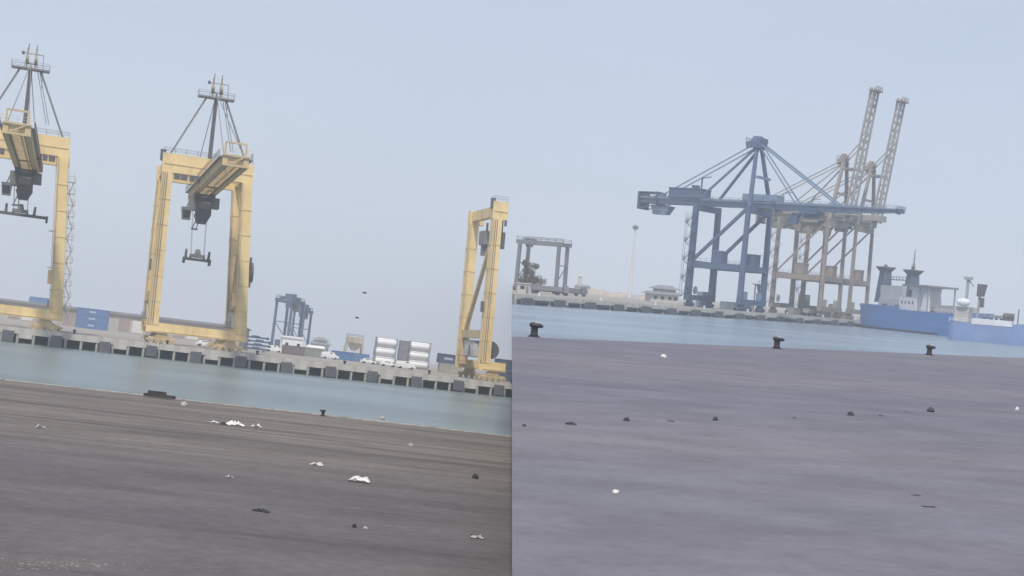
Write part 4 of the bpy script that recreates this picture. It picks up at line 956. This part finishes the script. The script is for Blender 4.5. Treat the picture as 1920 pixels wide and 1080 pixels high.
part('bulwark', MB().box(.5, L*.42, -6.0, -5.85, 7.6, 8.5).box(.2, .4, -5.2, 5.2, 7.8, 8.6), BH)
part('deck_railing', MB().rail([(L*.42, -5.9, 7.6), (L*.9, -5.3, 7.6)], 1.1, .1), WHI())
wht = mat('ship_white', (.72, .73, .75), .5, .05, .5, dirt=(.4, .36, .32), dirt_amt=.2)
def along(origin, ang, px, z):               # metres along a ship to photo column px at height z over the water
    lo, hi = -20.0, 140.0; d = Vector((math.cos(ang), math.sin(ang), 0))
    for _ in range(40):
        mid = (lo+hi)/2; c = BAS['R'].transposed() @ (origin+d*mid+Vector((0, 0, z))-EYEV)
        lo, hi = (mid, hi) if 960+F*c.x/c.z < px else (lo, mid)
    return lo
SX = lambda px, z=11.0: along(a+SN*2, srz, px, z)
dh = part('deckhouse', MB().box(SX(1690), SX(1722), -4.8, 4.8, 7.46, 12.0).box(SX(1706), SX(1722), -3.5, 4.5, 12.01, 14.6), wht)
for i in range(4):
    x = SX(1693)+.6+i*(SX(1722)-SX(1693))/4.4
    part('window', MB().box(x, x+.7, -4.86, -4.81, 9.6, 10.6), GLS(), dh)
part('deckhouse', MB().box(SX(1648), SX(1690), -4.0, 4.6, 7.46, 11.0).box(SX(1646), SX(1688), -3.2, 4.6, 11.0, 15.6), mat('ship_grey_white', (.47, .49, .52), .6, .08, .5))
FB = mat('dark_blue_funnel', (.075, .105, .16), .6, .15, .6)
for fx, z0, z1, lab in ((1637, 9.5, 20.6, 'left'), (1688, 11.5, 19.8, 'right')):
    x = SX(fx)
    fu = part('funnel', MB().taper((x, 0, z0), (2.5, 2.0), (x+.2, 0, z1), (1.5, 1.5)), FB)
    part('funnel_cap', MB().taper((x+.2, 0, z1), (1.6, 1.6), (x+.2, 0, z1+1.2), (2.7, 2.3)).box(x-2.6, x+3.0, -2.4, 2.4, z1+1.2, z1+1.6), DKS(), fu)
    pipe = MB()
    for k in (-.7, .5): pipe.tube((x+k, 0, z1+1.6), (x+k, 0, z1+2.4), .3, n=8)
    part('exhaust_pipe', pipe, DKS(), fu)
x = SX(1688)
ms = part('mast', MB().tube((x, 0, 21), (x+.3, 0, 28.5), .32, .12, 8), GRS())
part('mast_yard', MB().bar((x-1.3, 0, 23.4), (x+1.6, 0, 23.4), .2).bar((x-.8, 0, 25.2), (x+1.1, 0, 25.2), .15).box(x-.6, x+.6, -.4, .4, 22.2, 22.8), GRS(), ms)
wk = part('bridge_wing', MB().box(SX(1698), SX(1747), -5.8, 5.8, 15.6, 16.2), GRS())
part('wheelhouse', MB().box(SX(1704), SX(1724), -4.2, 4.2, 14.62, 15.6), wht)
for px_, y_ in ((1744, -5), (1744, 5), (1728, -5)): part('wing_post', MB().box(SX(px_), SX(px_)+.5, y_-.2, y_+.2, 7.46, 15.6), GRY())
part('catwalk', MB().box(SX(1645), SX(1680), -.8, .8, 17.6, 17.9).rail([(SX(1645), -.8, 17.9), (SX(1680), -.8, 17.9)], 1, .12), DKS())
part('ventilator', MB().taper((SX(1738), -4.4, 7.5), (1.5, .8), (SX(1738), -4.2, 13.5), (.9, .6)), wht)
for px_ in (1663, 1686, 1753): part('winch', MB().box(SX(px_)-.8, SX(px_)+.8, -5.2, -4.2, 7.46, 8.2).tube((SX(px_)-.7, -4.7, 8.6), (SX(px_)+.7, -4.7, 8.6), .6, n=10), DKS())
part('cargo_hatch', MB().box(SX(1756), SX(1795), -4, 4, 7.46, 9.6).box(SX(1758), SX(1793), -3.8, 3.8, 9.6, 10.0), mat('tan_hatch', (.42, .38, .34), .8, .12, .5))

a2 = P('R', 1775, 636, WL); c2 = P('R', 1925, 650, WL); L2 = (c2-a2).length; r2 = math.atan2((c2-a2).y, (c2-a2).x); N2 = Vector((-math.sin(r2), math.cos(r2), 0))
T = thing('supply_vessel', 'pale violet-blue vessel with white bow rail at the right edge, ahead of the blue ship', 'ship', 'R', a2+N2*4.6, r2)
L = L2
SX = lambda px, z=8.0: along(a2+N2*2, r2, px, z)
part('hull', hull_mesh([(0, 3.8, 3.2, 5.4, -2), (1.5, 4.5, 4.2, 5.3, -2.5), (L*.35, 4.6, 4.5, 5.0, -2.8), (L*.8, 4.5, 4.2, 5.6, -2.8), (L*1.05, 3.9, 3.6, 6.2, -2.4), (L*1.25, .4, .25, 6.8, -1)]), mat('violet_blue_hull', (.19, .27, .47), .6, .12, .15, dirt=(.3, .27, .25), dirt_amt=.2))
part('deck', MB().box(.8, L*1.0, -3.4, 3.4, 4.6, 4.9), mat('deck_grey', (.3, .3, .31)))
part('bow_bulwark', MB().box(SX(1826), SX(1902), -4.62, -4.45, 4.9, 6.5).box(SX(1826), SX(1902), 3.9, 4.1, 4.9, 6.5), wht)
part('deck_railing', MB().rail([(SX(1784), -4.4, 5.0), (SX(1826), -4.4, 5.0)], 1.1, .1), WHI())
part('deckhouse', MB().box(SX(1790), SX(1817), -3, 3, 4.91, 9.4), mat('tan_house', (.47, .43, .40), .8, .1, .5))
part('lifeboat', MB().lathe([(.1, -1.9), (.8, -1.5), (1.1, -.5), (1.1, .6), (.8, 1.5), (.1, 1.9)], 12), wht)
lb = T.children[-1]; lb.rotation_euler = (0, math.pi/2, 0); lb.location = (SX(1806), -3.3, 10.6)
k1 = part('king_post', MB().bar((SX(1806), 0, 9.4), (SX(1806.5), 0, 17.6), .7).box(SX(1806)-1.0, SX(1806)+1.2, -.8, .8, 17.0, 17.8).bar((SX(1806), 0, 17.3), (SX(1818), 0, 15.2), .35), GRY())
k2 = part('deck_crane', MB().bar((SX(1829), 0, 5), (SX(1831), 0, 13.2), .6), GRY())
part('crane_cab', MB().taper((SX(1832), 0, 12.6), (.9, .9), (SX(1834), 0, 16.0), (1.2, 1.0)).box(SX(1836)-.5, SX(1836)+.5, -.5, .5, 9.6, 12.2), DKS(), k2)
for px_ in (1845, 1858, 1868, 1877): part('deck_ventilator', MB().tube((SX(px_), -2, 4.9), (SX(px_), -2, 7.0), .4, n=8).tube((SX(px_), -2, 7.0), (SX(px_), -2, 7.8), .75, .5, n=8), GRS())
part('anchor_windlass', MB().box(SX(1890)-1.2, SX(1890)+1.2, -2.4, -.6, 4.9, 7.2).tube((SX(1890)-1.4, -1.5, 7.6), (SX(1890)+1.4, -1.5, 7.6), 1.0, n=12), DKS())
part('jack_staff', MB().bar((SX(1906), 0, 5.5), (SX(1906.5), 0, 10), .25), DKS())

# ------------------------------------------------------------------ haze
hz = tag(link('haze', MB().box(-2700, 2700, -260, 2700, -150, 175).mesh('haze'), None), 'pale dusty haze lying over the whole harbour', 'haze', None, 'stuff')
m = bpy.data.materials.new('haze_air'); m.use_nodes = True; t = m.node_tree; t.nodes.clear()
o = t.nodes.new('ShaderNodeOutputMaterial'); v = t.nodes.new('ShaderNodeVolumePrincipled')
v.inputs['Color'].default_value = (.84, .91, 1, 1); v.inputs['Density'].default_value = .00048; v.inputs['Anisotropy'].default_value = .0
t.links.new(v.outputs[0], o.inputs['Volume']); hz.data.materials.append(m)
